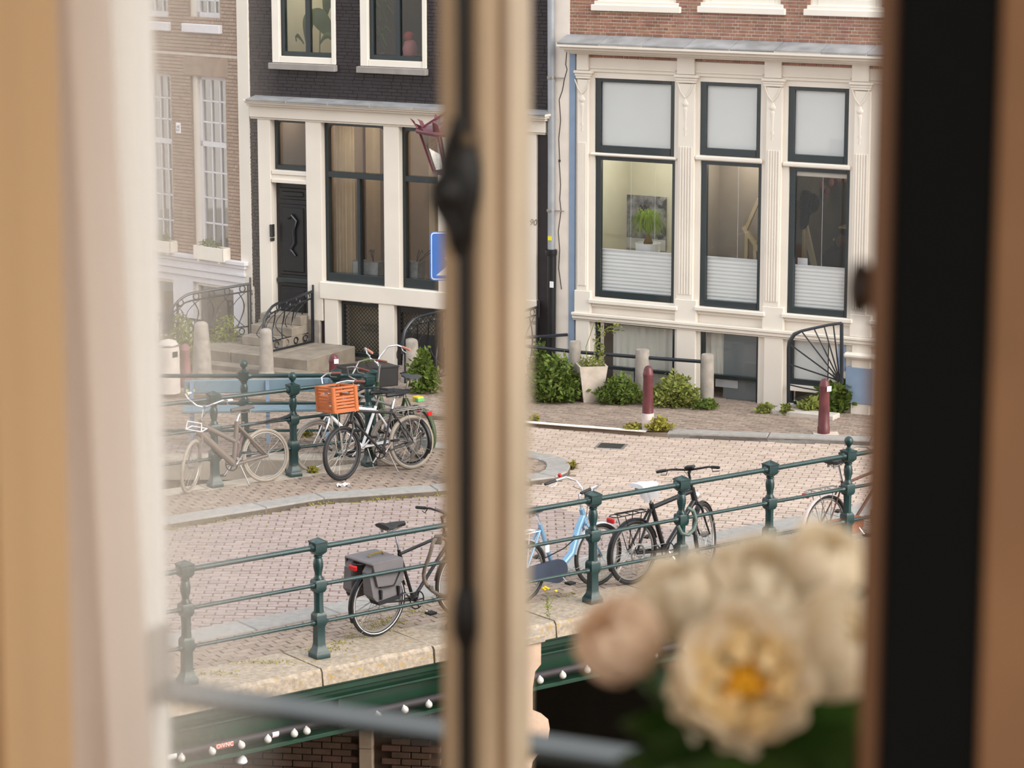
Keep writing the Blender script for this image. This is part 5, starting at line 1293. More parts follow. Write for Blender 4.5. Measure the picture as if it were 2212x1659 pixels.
def stone_post(px, yb, yt, wpx, label, top='dome', taper=1.25, group='stone posts in front of the houses'):
    P = gp(px, yb, ZS); h = on_plane(px, yt, P, V((0,-1,0))).z - ZS; s = FPX/P.y; r = wpx/2/s
    t = thing('stone_post', label, 'stone post', P, .2, group); m = MB()
    pr = [(r*taper, 0), (r*taper*.98, h*.3), (r*1.02, h*.88)]
    pr += [(r, h*.93), (r*.85, h*.97), (r*.5, h*.995), (0, h)] if top == 'dome' else [(r, h*.97), (r*.92, h), (0, h)]
    m.lathe(pr, 14); m.build('shaft', STONE, t); m = MB(); m.lathe([(r*taper*1.12, -.02), (r*taper*1.12, .05), (r*taper, .08)], 12); m.build('foot', STONE, t); return t
stone_post(437, 815, 694, 31, 'tapered grey stone post in front of the bush beside the stoop', taper=1.35)
stone_post(576, 812, 709, 26, 'grey stone post in front of the black house door', taper=1.25)
stone_post(888, 822, 731, 31, 'tapered stone post with a rounded top in front of the dark cellar door', taper=1.3)
sp3 = [stone_post(x, yb, yt, w_, l, 'flat', 1.1) for x, yb, yt, w_, l in ((1242, 860, 737, 26, 'flat topped stone post beside the tapered concrete planter'), (1387, 864, 755, 31, 'flat topped stone post behind the maroon bollard'), (1527, 874, 765, 28, 'flat topped stone post in front of the grey cellar window'))]
hr = thing('iron_rail', 'dark iron bar running between the flat topped stone posts', 'railing', sp3[0].location)
A_ = [p.location.copy() for p in sp3]; A_.insert(0, gp(1130, 846, ZS)); O_ = sp3[0].location
zr = [on_plane(x, y, P, V((0,-1,0))).z for (x, y), P in zip(((1130, 747), (1242, 760), (1387, 772), (1527, 782)), A_)]
MB().tube([V((p.x, p.y, z)) - O_ for p, z in zip(A_, zr)], .026, 10).build('bar', IRONB, hr)
q = RH.world(RH.uz(1228, 720)[0], -.05, RH.uz(1228, 722)[1]); m = MB(); m.tube([V((A_[0].x, A_[0].y, zr[0]+.12)) - O_, q - O_], .024, 10); m.build('side_bar', IRONB, hr)
# planter
PP = gp(1277, 866, ZS); s_ = FPX/PP.y; pl = thing('planter', 'tapered pale concrete planter with weeds in front of the cream house', 'planter', PP, .15)
hh = on_plane(1277, 787, PP, V((0,-1,0))).z - ZS; m = MB(); a_, b_ = 31.5/s_, 20/s_
m.square([(b_, 0), (b_*1.12, .1), (a_*.98, hh*.96), (a_, hh), (a_*.88, hh), (a_*.86, hh-.06), (0, hh-.06)]); m.build('pot', mat('pale_concrete', (196, 184, 172), .9, var=.16, scale=7, bump=.3), pl)
MB().box(-a_*.8, a_*.8, -a_*.8, a_*.8, hh-.08, hh-.04).build('soil', SAND, pl)
m = MB(); leaves(m, (0, 0, hh+.03), (a_*.85, a_*.8, .07), 150, .06); leaves(m, (.1, 0, hh+.3), (.1, .1, .3), 60, .06); leaves(m, (.28, 0, hh+.5), (.18, .05, .08), 40, .06); m.build('weeds', GREEN2, pl, 'stuff')
m = MB(); m.tube([(.02, 0, hh-.05), (.05, 0, hh+.3), (.2, 0, hh+.5), (.42, 0, hh+.58)], .006, 5); m.tube([(-.05, 0, hh-.05), (-.08, 0, hh+.25), (.04, 0, hh+.6)], .005, 5); m.build('stem', GREEN2, pl)
# bushes and weeds
def bush(px, py, w_, h_, label, mt=GREEN1, n=900, size=.075, name='bush', z=ZS, cat='bush', depth=None, blobs=None):
    P = gp(px, py, z); s = FPX/P.y; W_, H_ = w_/s, h_/s/.98; t = thing(name, label, cat, P, group='green bushes along the houses' if cat == 'bush' else 'weeds and moss tufts on the ground')
    m = MB(); D = depth or min(W_*.35, .35)
    for (cx_, cz, rx, rz, f) in (blobs or ((0, .35, .5, .38, .5), (-.22, .3, .3, .3, .2), (.2, .28, .3, .28, .2), (0, .66, .28, .34, .3))):
        leaves(m, (cx_*W_, 0, cz*H_), (rx*W_, D, rz*H_), int(n*f), size)
    m.v = [(x, y, max(z_, .005)) for x, y, z_ in m.v]
    m.build('foliage', mt, t, 'stuff'); m = MB()
    for k in range(7): a = random.uniform(-.35, .35); m.tube([(a*W_*.6, 0, 0), (a*W_, random.uniform(-.1, .1), H_*.55)], .007, 5)
    m.build('stem', mat('stem_brown', (96, 88, 56), .9), t); return t
bush(1200, 868, 120, 100, 'dense dark green bush at the foot of the cracked white pier', n=2200, size=.085)
bush(1165, 842, 55, 112, 'tall bright green weed standing above the dense bush by the window stile', MATS['leaf_green'], 500, .09, 'weed', cat='weed')
bush(1338, 872, 100, 62, 'mid green bush between the concrete planter and the maroon bollard', GREEN1, 1400, .07)
bush(1458, 878, 112, 72, 'spreading yellow green bush to the right of the maroon bollard', GREEN2, 1500, .07)
bush(1525, 884, 60, 24, 'low green tuft at the foot of the third flat stone post', GREEN1, 250, .06, 'weed', cat='weed')
bush(1652, 892, 44, 20, 'small yellow green tuft under the cream pilaster', GREEN2, 200, .06, 'weed', cat='weed')
bush(1698, 896, 20, 24, 'little round weed beside the cellar of the fan shaped railing', GREEN2, 160, .06, 'weed', cat='weed')
bush(1752, 893, 48, 36, 'grassy weed to the left of the right maroon bollard', GREEN2, 260, .09, 'weed', cat='weed')
bush(1812, 888, 80, 70, 'broad leaved green bush behind the right maroon bollard', GREEN1, 500, .16)
bush(1866, 880, 60, 62, 'fine dark grass clump under the blue grey plinth', GREEN2, 500, .07)
bush(1422, 930, 62, 28, 'mossy weed clump at the foot of the corner bollard', MOSS, 420, .06, 'weed', cat='weed')
bush(1368, 928, 40, 14, 'flat green patch of weed on the sidewalk left of the corner bollard', MOSS, 160, .05, 'weed', cat='weed')
bush(1155, 909, 24, 14, 'small weed on the sidewalk beside the window stile', MOSS, 90, .05, 'weed', cat='weed')
bush(915, 850, 70, 100, 'feathery green bush beside the stone post and the bicycle saddle', GREEN1, 900, .085)
bush(747, 782, 16, 26, 'bright green sprig under the wire mesh cellar window', GREEN1, 60, .07, 'weed', cat='weed')
bush(795, 790, 40, 16, 'low weed at the foot of the white cellar pier', GREEN1, 80, .06, 'weed', cat='weed')
bush(395, 800, 95, 125, 'pale yellow green shrub to the left of the tapered stone post', GREEN2, 700, .075)
bush(487, 770, 90, 95, 'thin yellow green shrub under the curved iron balustrade', GREEN2, 450, .065)
bush(690, 838, 90, 18, 'low green weeds behind the far railing end', MOSS, 220, .06, 'weed', cat='weed')
bush(662, 945, 40, 20, 'yellow green moss tuft behind the far railing post', MOSS, 160, .05, 'weed', cat='weed')
bush(676, 1021, 22, 12, 'tiny moss tuft at the foot of the ball topped railing post', MOSS, 80, .05, 'weed', cat='weed')
bush(1236, 1012, 20, 16, 'moss along the rounded end of the kerb', MOSS, 120, .05, 'weed', 0.0, 'weed')
bush(1120, 1045, 70, 12, 'moss strip under the kerb beside the window stile', MOSS, 200, .04, 'weed', 0.0, 'weed')
# moss in the gutter along the far kerb: nobody could count it
m = MB(); gpts = [gp(x, y, ZS) - V((0, .03, ZS)) for x, y in ((330, 1136), (365, 1131), (575, 1098), (700, 1077), (945, 1060), (1060, 1048))]
for a, b in zip(gpts[:-1], gpts[1:]):
    for _ in range(int((b-a).length*110)):
        p = a + (b-a)*random.random(); d_ = random.random()
        if (math.sin(p.x*3.1) + math.sin(p.x*7.7+1)) < -.3 and random.random() < .8: continue
        leaves(m, (p.x, p.y - .02 - .06*d_*d_, .012), (.02, .02, .015), 1, .03)
tag(m.build('gutter_moss', MOSS, None, 'stuff'), 'yellow green moss growing along the far kerb of the bridge roadway', 'moss')
m = MB()
for x0, y0, sx, sy, n in ((815, 1352, 60, 14, 260), (850, 1340, 40, 10, 120), (700, 1402, 50, 6, 120), (560, 1430, 90, 6, 140), (470, 1454, 60, 6, 80), (760, 1375, 30, 6, 60), (735, 1388, 30, 4, 60), (900, 1320, 40, 10, 80), (1220, 1285, 40, 6, 60)):
    for _ in range(n):
        p = gp(x0 + random.gauss(0, sx*.5), y0 + random.gauss(0, sy*.5), ZS + .01); leaves(m, p, (.01, .01, .006), 1, .022)
tag(m.build('sidewalk_moss', MOSS, None, 'stuff'), 'yellow moss and small weeds between the bricks of the near sidewalk', 'moss')
fl = thing('ragwort', 'thin weed with small yellow flowers growing from a crack in the near coping', 'weed', gp(1188, 1338, ZS))
m = MB(); m.tube([(0, 0, 0), (-.02, 0, .12), (-.03, 0, .26), (-.05, 0, .33)], .004, 5); m.tube([(-.02, 0, .12), (.05, 0, .24), (.06, 0, .29)], .003, 5); m.build('stem', GREEN2, fl)
m = MB(); leaves(m, (-.02, 0, .14), (.04, .03, .12), 50, .03); m.build('leaf', GREEN2, fl, 'stuff')
m = MB()
for c in ((-.05, 0, .34), (-.035, .01, .33), (-.07, -.01, .33), (.06, 0, .30), (-.055, 0, .315), (-.02, 0, .325)): m.blob(c, .016, .016, .012, 8, 5)
m.build('flower_heads', mat('yellow_flower', (236, 192, 24), .6), fl)
lt = thing('paper_scrap', 'crumpled white scrap of paper lying on the far sidewalk', 'litter', gp(744, 1050, ZS), .5)
m = MB(); m.sheet([[V((.03*i - .08, .022*j - .05, .012 + .02*math.sin(i*2.1 + j*1.3) + .012*math.cos(j*2.7))) for j in range(6)] for i in range(6)]); m.build('paper', WHITEP, lt)
for x, y in ((712, 1005), (700, 1013)): pass
# the stoop of the black house: landing, step, and its iron balustrades
def fw(px, py, y): 
    p = MH.uz(px, py, -y); return V((p[0], y, p[1]))
ST = MH.root
u0, u1 = MH.uz(545, 745, .9)[0], MH.uz(700, 752, .9)[0]
zl = MH.uz(640, 747, .3)[1]
STN = mat('stoop_stone', (142, 132, 120), .85, var=.22, scale=5, bump=.3)
zst = .30
for (a, b, c, d, e, nm) in ((u0 - 1.05, u0 - .1, -1.35, -.02, zst, 'landing_slab'), (u0 - .09, (u0+u1)/2, -1.35, -.02, zst, 'landing_slab'), ((u0+u1)/2 + .01, u1, -1.35, -.02, zst, 'landing_slab')):
    MB().cbox(a, b, c, d, .0, e, .012).build(nm, STN, ST)
for i in range(3):
    a = MH.uz(587, 700)[0] - .05; b = MH.uz(664, 700)[0] + .05; MB().cbox(a, b, -.75 + .25*i, .1, zst + .14*i, zst + .14*(i+1), .008).build('step', STN, ST)
MB().box(a, b, .0, .3, zst, door[2] + .0).build('threshold', mat('threshold_stone', (178, 172, 166), .8, var=.1), ST)
MB().cbox(u0 - 1.25, u1 + .15, -1.62, -1.36, .0, .14, .012).build('front_step', STN, ST)
late = []
def bal(label, uA, yA, uB, yB, zb, ztA, ztB, bel, n, side):
    """From A at the wall to B at the street end; bel = how far the hoops bulge sideways."""
    t = thing('balustrade', label, 'balustrade', MH.O, -MH.a, 'black iron balustrades'); late.append(t)
    A, B = V((uA, yA, 0)), V((uB, yB, 0)); d = (B - A); L = d.length; dn = d.normalized(); sd = V((-dn.y, dn.x, 0))*side
    zt = lambda s: ztA + (ztB-ztA)*s - (.16*max(0, s-.75)**2*16 if ztB < ztA else 0)
    def at(s, z, o=0): p = A + d*s + sd*o; return V((p.x, p.y, z))
    def belly(s, q): return bel*math.sin(math.pi*q**.8)*(1-.15*s)
    m = MB(); m.tube([at(s/12, zt(s/12)) for s in range(13)] + [at(1.03, zt(1)-.14), at(1.04, zt(1)-.34)], .022, 8)
    m.build('handrail', IRONB, t)
    m = MB(); m.tube([at(s/12, zt(s/12)-.12, belly(s/12, .92)) for s in range(13)], .013, 6); m.tube([at(s/12, zb+.14, belly(s/12, .1)) for s in range(13)], .013, 6); m.tube([at(s/12, zb+.02) for s in range(13)], .016, 6)
    m.build('stringer', IRONB, t)
    for k in range(n):
        s0 = (k+.2)/n
        for sg in (-1, 1):
            pts = []
            for i in range(9):
                q = i/8; s = min(1, max(0, s0 + sg*(.5/n)*math.sin(math.pi*q)*1.3 + (.5/n if sg < 0 else 0))); z = zb + .14 + (zt(s)-.12 - zb-.14)*q
                pts.append(at(s, z, belly(s, .1 + .82*q)))
            MB().tube(pts, .011, 6, flat=.6).build('hoop', IRONB, t)
    for k in range(n*1):
        s = (k+.5)/n
        for z, o in ((zt(s)-.06, belly(s, .97)*.6), (zb+.08, belly(s, .05))): MB().ring(at(s, z, o), dn, (0,0,1), .048, .010, 14, 6).build('ring', IRONB, t)
    for s in (0, .03, 1): MB().tube([at(s, zb-.02), at(s, zt(s) + (.10 if s == 0 else 0))], .016, 6).build('upright', IRONB, t)
    return t
uq = MH.uz(681, 660)[0]
bal('black iron balustrade with curved hoops to the right of the black house door', uq, -.06, uq - .10, -1.25, zst, MH.uz(681, 628)[1], MH.uz(681, 628)[1] - .10, .22, 5, -1)
up_ = MH.uz(546, 660)[0]
bal('iron balustrade with curved hoops to the left of the black house door', up_, -.06, up_ - .62, -1.25, zst, MH.uz(546, 612)[1], MH.uz(546, 612)[1] - .08, .20, 5, -1)
u3 = MH.uz(1000, 700)[0]
bal('bellied iron balustrade around the cellar steps beside the window stile', u3, -.06, u3 - .32, -1.15, .05, MH.uz(1000, 662)[1], MH.uz(1000, 662)[1] - .06, .26, 5, -1)
u4 = MH.uz(1166, 690)[0]
bal('iron balustrade end in front of the white pier with the house number', u4, -.06, u4 - .2, -1.0, .05, MH.uz(1166, 662)[1], MH.uz(1166, 662)[1] - .06, .1, 4, -1)
# low fence and stoop bits of the brown house
lf = thing('iron_fence', 'low ornamental iron fence in front of the brown house', 'fence', LH.O, -LH.a)
a, z0 = LH.uz(330, 676, .7); b, z1 = LH.uz(440, 668, .7); m = MB(); zt = z0
m.tube([(a, -.7, zt), (b, -.7, zt)], .016, 6); m.tube([(a, -.7, zt-.1), (b, -.7, zt-.1)], .012, 6); m.build('rail', IRONB, lf)
n = 12
for k in range(n): 
    x = a + (b-a)*(k+.5)/n; MB().tube([(x, -.7, .05), (x, -.7, zt-.1)], .010, 6).build('bar', IRONB, lf); MB().ring((x, -.7, zt-.05), (1,0,0), (0,0,1), .04, .008, 12, 5).build('ring', IRONB, lf)
m = MB()
for x in (a, b, LH.uz(383, 640, .7)[0]): m.tube([(x, -.7, 0), (x, -.7, zt+.25 if x not in (a, b) else zt)], .02, 6)
m.build('upright', IRONB, lf)
gpst = thing('round_post', 'pale grey round topped concrete post with a dark sticker by the window jamb', 'post', gp(366, 848, ZS))
MB().lathe([(.16, 0), (.16, .62), (.15, .70), (.11, .76), (.0, .79)], 16).build('body', mat('pale_post', (196, 188, 182), .85, var=.1), gpst); MB().ob((.11, -.115, .58), V((.03, .03, 0)), V((0, 0, .04)), V((.003, -.003, 0))).build('sticker', BLACKP, gpst); m = MB(); m.lathe([(.163, .69), (.166, .7), (.163, .71)], 16); m.build('band', STEEL, gpst)
# fan shaped iron railing at the cellar
fr = thing('fan_railing', 'black iron railing with fan shaped spokes over the right cellar window', 'railing', RH.O, -RH.a)
def fp(px, py, o=.45): u, z = RH.uz(px, py, o); return V((u, -o, z))
m = MB(); m.tube([fp(1703, 876), fp(1703, 752)], .026, 8); m.build('left_post', IRONB, fr)
m = MB(); m.tube([fp(1818, 828), fp(1818, 698)], .028, 8); m.build('right_post', IRONB, fr)
m = MB(); m.tube([fp(1703, 752), fp(1705, 738), fp(1716, 722), fp(1731, 715), fp(1758, 709), fp(1790, 702), fp(1818, 698)], [.026, .03, .03, .02, .02, .02, .02], 8); m.build('top_rail', IRONB, fr)
for x, y in ((1704, 742), (1731, 715), (1758, 709), (1780, 704), (1800, 701), (1704, 786)): MB().tube([fp(x, y), fp(1814, 823)], .011, 6).build('spoke', IRONB, fr)
MB().tube([fp(1704, 831), fp(1735, 838), fp(1775, 845)], .010, 6).build('lower_bar', IRONB, fr)
pc = thing('cellar_kerb', 'sloping pale stone edge of the cellar pit beside the fan shaped railing', 'stone', RH.world(RH.uz(1700, 876)[0], -.35, 0), -RH.a)
MB().cbox(0, .95, -.25, .0, -.1, .12, .01).build('edge_stone', mat('edge_stone', (190, 182, 174), .85, var=.1), pc); MB().cbox(0, .12, 0, .33, -.1, .12, .01).build('return_stone', MATS['edge_stone'], pc)
# lantern and sign post, mostly behind the window stile
LP = gp(992, 1040, ZS); lp = thing('street_lamp', 'maroon street lantern with a spiked crown partly behind the window stile', 'street lamp', LP)
zt_, zb_, zc = (on_plane(992, y, LP, V((0,-1,0))).z - ZS for y in (283, 372, 262)); sL = FPX/LP.y
m = MB(); m.lathe([(.14, 0), (.14, .5), (.09, .6), (.075, .9), (.06, 1.0), (.05, zb_-.35), (.07, zb_-.32), (.05, zb_-.28), (.03, zb_-.1), (.1, zb_-.02), (.1, zb_)], 14); m.build('pole', MAROON, lp)
rt, rb = 84/sL, 53/sL; hexa = [2*math.pi*k/6 + math.pi for k in range(6)]
LM = mat('lantern_maroon', (104, 48, 62), .4)
m = MB()
for a in hexa: m.tube([(rb*math.cos(a), rb*math.sin(a), zb_), (rt*math.cos(a), rt*math.sin(a), zt_)], .014, 6)
for R_, z_ in ((rb, zb_), (rt, zt_)): m.tube([(R_*math.cos(a), R_*math.sin(a), z_) for a in hexa], .02, 6, True)
m.build('lantern_frame', LM, lp)
for i in range(6):
    a, b = hexa[i], hexa[(i+1) % 6]
    MB().add([(rb*math.cos(a), rb*math.sin(a), zb_), (rb*math.cos(b), rb*math.sin(b), zb_), (rt*math.cos(b), rt*math.sin(b), zt_), (rt*math.cos(a), rt*math.sin(a), zt_)], [(0,1,2,3)]).build('pane', GLASS, lp)
m = MB(); m.lathe([(rt*1.06, zt_-.03), (rt*1.1, zt_), (rt*1.06, zt_+.04)], 6, ph=math.pi); m.build('crown_band', LM, lp)
for i, a in enumerate(hexa + [x + math.pi/6 for x in hexa]):
    k = 1.0 if i < 6 else .7; c = V((rt*1.06*math.cos(a), rt*1.06*math.sin(a), zt_+.03)); o_d = V((math.cos(a), math.sin(a), 0)); t_ = V((-math.sin(a), math.cos(a), 0))
    MB().add([c + t_*.05, c - t_*.05, c + o_d*.03 + V((0,0,.09*k)) - t_*.04, c + o_d*.085 + V((0,0,.13*k)), c + o_d*.03 + V((0,0,.09*k)) + t_*.04, c - o_d*.015], [(0,1,2,3,4), (5,0,4), (5,2,1), (5,3,2), (5,4,3), (0,5,1)]).build('crown_spike', LM, lp)
m = MB()
for a in hexa: m.tube([(rt*math.cos(a), rt*math.sin(a), zt_+.02), (.1*math.cos(a), .1*math.sin(a), zt_+.26)], .012, 6)
m.lathe([(.1, zt_+.24), (.11, zt_+.28), (.06, zt_+.34), (.05, zt_+.42), (.0, zt_+.5)], 6, ph=math.pi); m.build('roof', LM, lp)
MB().lathe([(rt*.97, zt_+.02), (.1, zt_+.25)], 6, ph=math.pi, smooth=False).build('roof_glass', GLASS, lp)
m = MB(); m.tube([(-.01, 0, zb_+.02), (.0, 0, zb_+.3)], .03, 8); m.build('lamp_holder', CREAM, lp)
sg = thing('street_sign', 'blue street sign with a rounded white border beside the window stile', 'sign', gp(998, 1030, ZS) + V((.05, .0, 0)))
SGP = gp(998, 1030, ZS); sz = FPX/SGP.y; za, zb2 = (on_plane(998, y, SGP, V((0,-1,0))).z - ZS for y in (500, 606)); hw = 68/sz
MB().tube([(0, .03, 0), (0, .03, za+.05)], .03, 10).build('pole', STEEL, sg)
def rrect(w_, h_, r): 
    out = []
    for (cx_, cz, a0) in ((w_-r, h_-r, 0), (-w_+r, h_-r, 90), (-w_+r, -h_+r, 180), (w_-r, -h_+r, 270)): out += [(cx_ + r*math.cos(math.radians(a0 + 18*k)), cz + r*math.sin(math.radians(a0 + 18*k))) for k in range(6)]
    return out
zc2 = (za+zb2)/2; hh2 = (za-zb2)/2
SB = mat('sign_blue', (64, 122, 206), .4, var=.05)
for k, (i_, mt) in enumerate(((0, SB), (.012, WHITEP), (.026, SB))):
    MB().prism(rrect(hw-i_, hh2-i_, .05-i_*.8), lambda p: (p[0]-.05, -.0-.003*k, p[1]+zc2), lambda p: (p[0]-.05, -.004-.003*k, p[1]+zc2)).build(('plate', 'border', 'field')[k], mt, sg)
MB().prism([(-.36, -.24), (-.2, -.10), (-.26, -.02), (-.08, .04), (.0, -.1), (-.1, -.24)], lambda p: (p[0]-.05+.05, -.010, p[1]+zc2), lambda p: (p[0]-.05+.05, -.012, p[1]+zc2)).build('pictogram', WHITEP, sg)

def recenter(root):
    """Move the thing's Empty to the middle of its base."""
    bpy.context.view_layer.update(); pts = [c.matrix_local @ V(q) for c in root.children for q in c.bound_box]
    lo = [min(p[i] for p in pts) for i in range(3)]; hi = [max(p[i] for p in pts) for i in range(3)]; off = V(((lo[0]+hi[0])/2, (lo[1]+hi[1])/2, lo[2]))
    root.location = root.location + root.rotation_euler.to_matrix() @ off
    for c in root.children: c.location = c.location - off
for t in late + [fr, lf, dp]: recenter(t)
# ------------------------------------------------------------------ the room the photograph is taken from
A_R = math.radians(25)
M0 = V((-0.0325, 3.2, 0)); ER = V((math.cos(A_R), -math.sin(A_R), 0)); ED = V((math.sin(A_R), math.cos(A_R), 0))
def rz_(px, py, k): p = on_plane(px, py, M0 + ED*k, ED); return (p - M0).dot(ER), p.z
def rr(px, k, py=830): return rz_(px, py, k)[0]
def rp(r, k, z): return M0 + ER*r + ED*k + V((0, 0, z))
FLZ, CLZ = 6.2, 9.1
TAN = mat('tan_window_paint', (200, 176, 146), .5, var=.05)
BROWN = mat('brown_window_paint', (112, 78, 52), .5, var=.06)
NEARBLACK = mat('near_black_green_paint', (8, 10, 10), .8, var=.1, spec=.15)
WALLP = mat('room_plaster', (236, 226, 212), .9, var=.03)
def rroot(name, kind, label, cat=None):
    o = link(name, None); o.location = M0; o.rotation_euler = (0, 0, -A_R); return tag(o, label, cat, kind=kind)
wl_ = rroot('wall_front', 'structure', 'front wall of the room around the casement window')
rL = rr(180, 0); rJ = rr(245, 0); rR = rr(2010, -.05); rW = rr(2060, 0); KD = -.50; rP = rr(1920, KD); rN = rr(2142, KD)
m = MB(); m.box(-3.0, rL, -.02, .11, FLZ, CLZ); m.box(rW, 3.0, -.02, .11, FLZ, CLZ); m.box(rL, rW, -.02, .11, FLZ, 6.45); m.box(rL, rW, -.02, .11, 8.35, CLZ); m.build('wall_panel', WALLP, wl_)
m = MB(); m.box(-24.0, rL-.12, .11, .2, -2.3, 13); m.box(rW+.1, 24, .11, .2, -2.3, 13); m.box(rL-.12, rW+.1, .11, .2, -2.3, 6.42); m.box(rL-.12, rW+.1, .11, .2, 8.4, 13); m.build('outer_brick', BRICKL, wl_)
fl_ = rroot('floor', 'structure', 'wooden floor of the room'); MB().box(-3, 3.0, -4.5, .11, FLZ-.1, FLZ).build('boards', FLOORI, fl_)
ce_ = rroot('ceiling', 'structure', 'pale ceiling of the room'); MB().box(-3, 3.0, -4.5, .11, CLZ, CLZ+.1).build('plaster', WALLP, ce_)
wb_ = rroot('wall_back', 'structure', 'back wall of the room with a wide unseen opening added for daylight'); wall_mb((-3, 3.0, FLZ, CLZ), [(-1.6, 2.6, 6.4, 8.9)], -4.6, -4.5).build('wall_panel', WALLP, wb_)  # opening added out of view to let daylight into the room
wr_ = rroot('wall_right', 'structure', 'right wall of the room with a tall unseen opening added for daylight'); m = MB()
for a, b, c, d in cut((-4.5, .0, FLZ, CLZ), [(-4.2, -.35, 6.4, 9.0)]): m.box(3.0, 3.1, a, b, c, d)  # unseen side opening, put in to brighten curtain and flowers
m.build('wall_panel', WALLP, wr_)
wl2 = rroot('wall_left', 'structure', 'left wall of the room'); MB().box(-3.1, -3.0, -4.5, 0, FLZ, CLZ).build('wall_panel', WALLP, wl2)
# window
wn = rroot('window_1', 'structure', 'tan casement window with a black bolt rod on its middle stile')
WT, WBm = 8.35, 6.45
m = MB(); m.box(rL, rJ, 0, .112, WBm, WT); m.build('white_jamb', mat('jamb_white', (253, 251, 247), .4, var=.01), wn)
k0, k1 = -.05, .035
ra, rb_ = rr(940, k0), rr(1082, k0); rc1, rc2, rc3 = rr(1000, k0), rr(1064, k0), rr(1098, k0)
m = MB(); m.cbox(ra, rc1, k0+.012, k1, WBm, WT, .004); m.build('left_stile', TAN, wn)
m = MB(); m.cbox(rc1-.002, rb_-.006, k0, k1, WBm, WT, .004); m.build('right_stile', TAN, wn)
m = MB(); m.cbox(rc2, rb_, k0+.004, -.026, WBm, WT, .004); m.build('moulding', mat('moulding_shade_brown', (140, 112, 84), .5), wn)  # browner than the stile: groove shading painted into the colour
m = MB(); m.cbox(rb_-.012, rb_, -.026, k1, WBm, WT, .003); m.build('lit_bead', mat('bead_lit_cream', (208, 186, 158), .45), wn)  # side face of the stile, its lighter tone is painted light
m = MB(); m.cbox(rr(1022, k0-.012), rr(1060, k0-.012), k0-.014, k0+.002, WBm, WT, .006); m.build('cover_strip', TAN, wn)
m = MB(); m.cbox(rR, rW, k0, k1, WBm, WT, .006); m.build('hinge_stile', TAN, wn)
for z0, z1 in ((WBm, WBm+.08), (WT-.08, WT)): MB().cbox(rJ-.02, rR+.02, -.03, .04, z0, z1, .004).build('rail', TAN, wn)
for a, b in ((rJ, ra), (rb_, rR)): MB().box(a-.004, b+.004, .008, .012, WBm+.05, WT-.05).build('pane', GLASSN, wn)
# bolt rod with its handle
BLK = mat('black_iron_bolt', (16, 14, 14), .45, var=.2)
xb = rr(1002, k0-.02); m = MB(); m.tube([(xb, k0-.018, WBm+.02), (xb, k0-.018, WT-.02)], .0085, 10); bo = m.build('bolt_rod', BLK, wn)
zh = rz_(995, 400, k0-.03)[1]; s1 = 3.2/6000
m = MB(); m.lathe([(.006, -.085), (.014, -.07), (.018, -.045), (.024, -.02), (.027, .0), (.026, .025), (.02, .045), (.012, .062), (.010, .075)], 14, (xb-.004, k0-.02, zh)); m.build('handle_plate', BLK, wn)
m = MB(); m.tube([(xb-.005, k0-.02, zh), (xb-.002, k0-.055, zh-.002)], .008, 8); m.blob((xb-.004, k0-.060, zh-.004), .018, .016, .022); m.tube([(xb-.018, k0-.05, zh-.01), (xb-.012, k0-.045, zh-.03), (xb-.004, k0-.035, zh-.055)], [.012, .01, .007], 8); m.build('bolt_handle', BLK, wn)
m = MB(); m.blob((xb+.011, k0-.03, zh+.052), .008, .008, .009); m.build('screw_boss', mat('worn_brass', (120, 104, 84), .4, metal=.5), wn)
zk = rz_(1004, 1338, k0-.03)[1]; m = MB(); m.lathe([(.009, -.036), (.015, -.018), (.0155, .0), (.014, .018), (.009, .036)], 12, (xb, k0-.018, zk)); m.build('keeper', BLK, wn)
dr_ = rroot('door_1', 'structure', 'tall near black inner door post with brown edge strips and a brown knob')
MB().cbox(rr(1868, KD), rP+.002, KD, KD+.045, FLZ, CLZ, .006).build('edge_strip', BROWN, dr_)
MB().cbox(rP, rN+.004, KD-.006, KD+.05, FLZ, CLZ, .004).build('door_panel', NEARBLACK, dr_)
MB().cbox(rN, rN+.10, KD-.01, KD+.06, FLZ, CLZ, .004).build('frame_strip', mat('door_frame_tan', (134, 98, 68), .7), dr_)
r_, z_ = rz_(1848, 622, KD+.02); m = MB(); m.blob((r_+.004, KD+.02, z_), .012, .016, .027); m.tube([(r_, KD+.02, z_), (rr(1880, KD), KD+.02, z_)], .009, 8); m.build('knob', mat('dark_brown_knob', (44, 28, 20), .45), dr_)
# guard rail outside the panes
gr = rroot('guard_rail', None, 'flat dark grey green guard rail outside the window panes', 'railing')
ka, kb = .035, .10
rA_, zA_ = rz_(700, 1553, ka); m = MB(); m.cbox(rJ-.01, rr(2000, ka), ka, kb, zA_-.012, zA_, .002); m.build('bar', mat('rail_grey_green', (38, 52, 56), .42, spec=.5), gr)
for x in (rJ + .004,): MB().cbox(x-.006, x+.004, ka-.01, kb+.01, zA_-.03, zA_+.075, .002).build('mounting_plate', mat('plate_grey', (150, 144, 138), .5), gr)
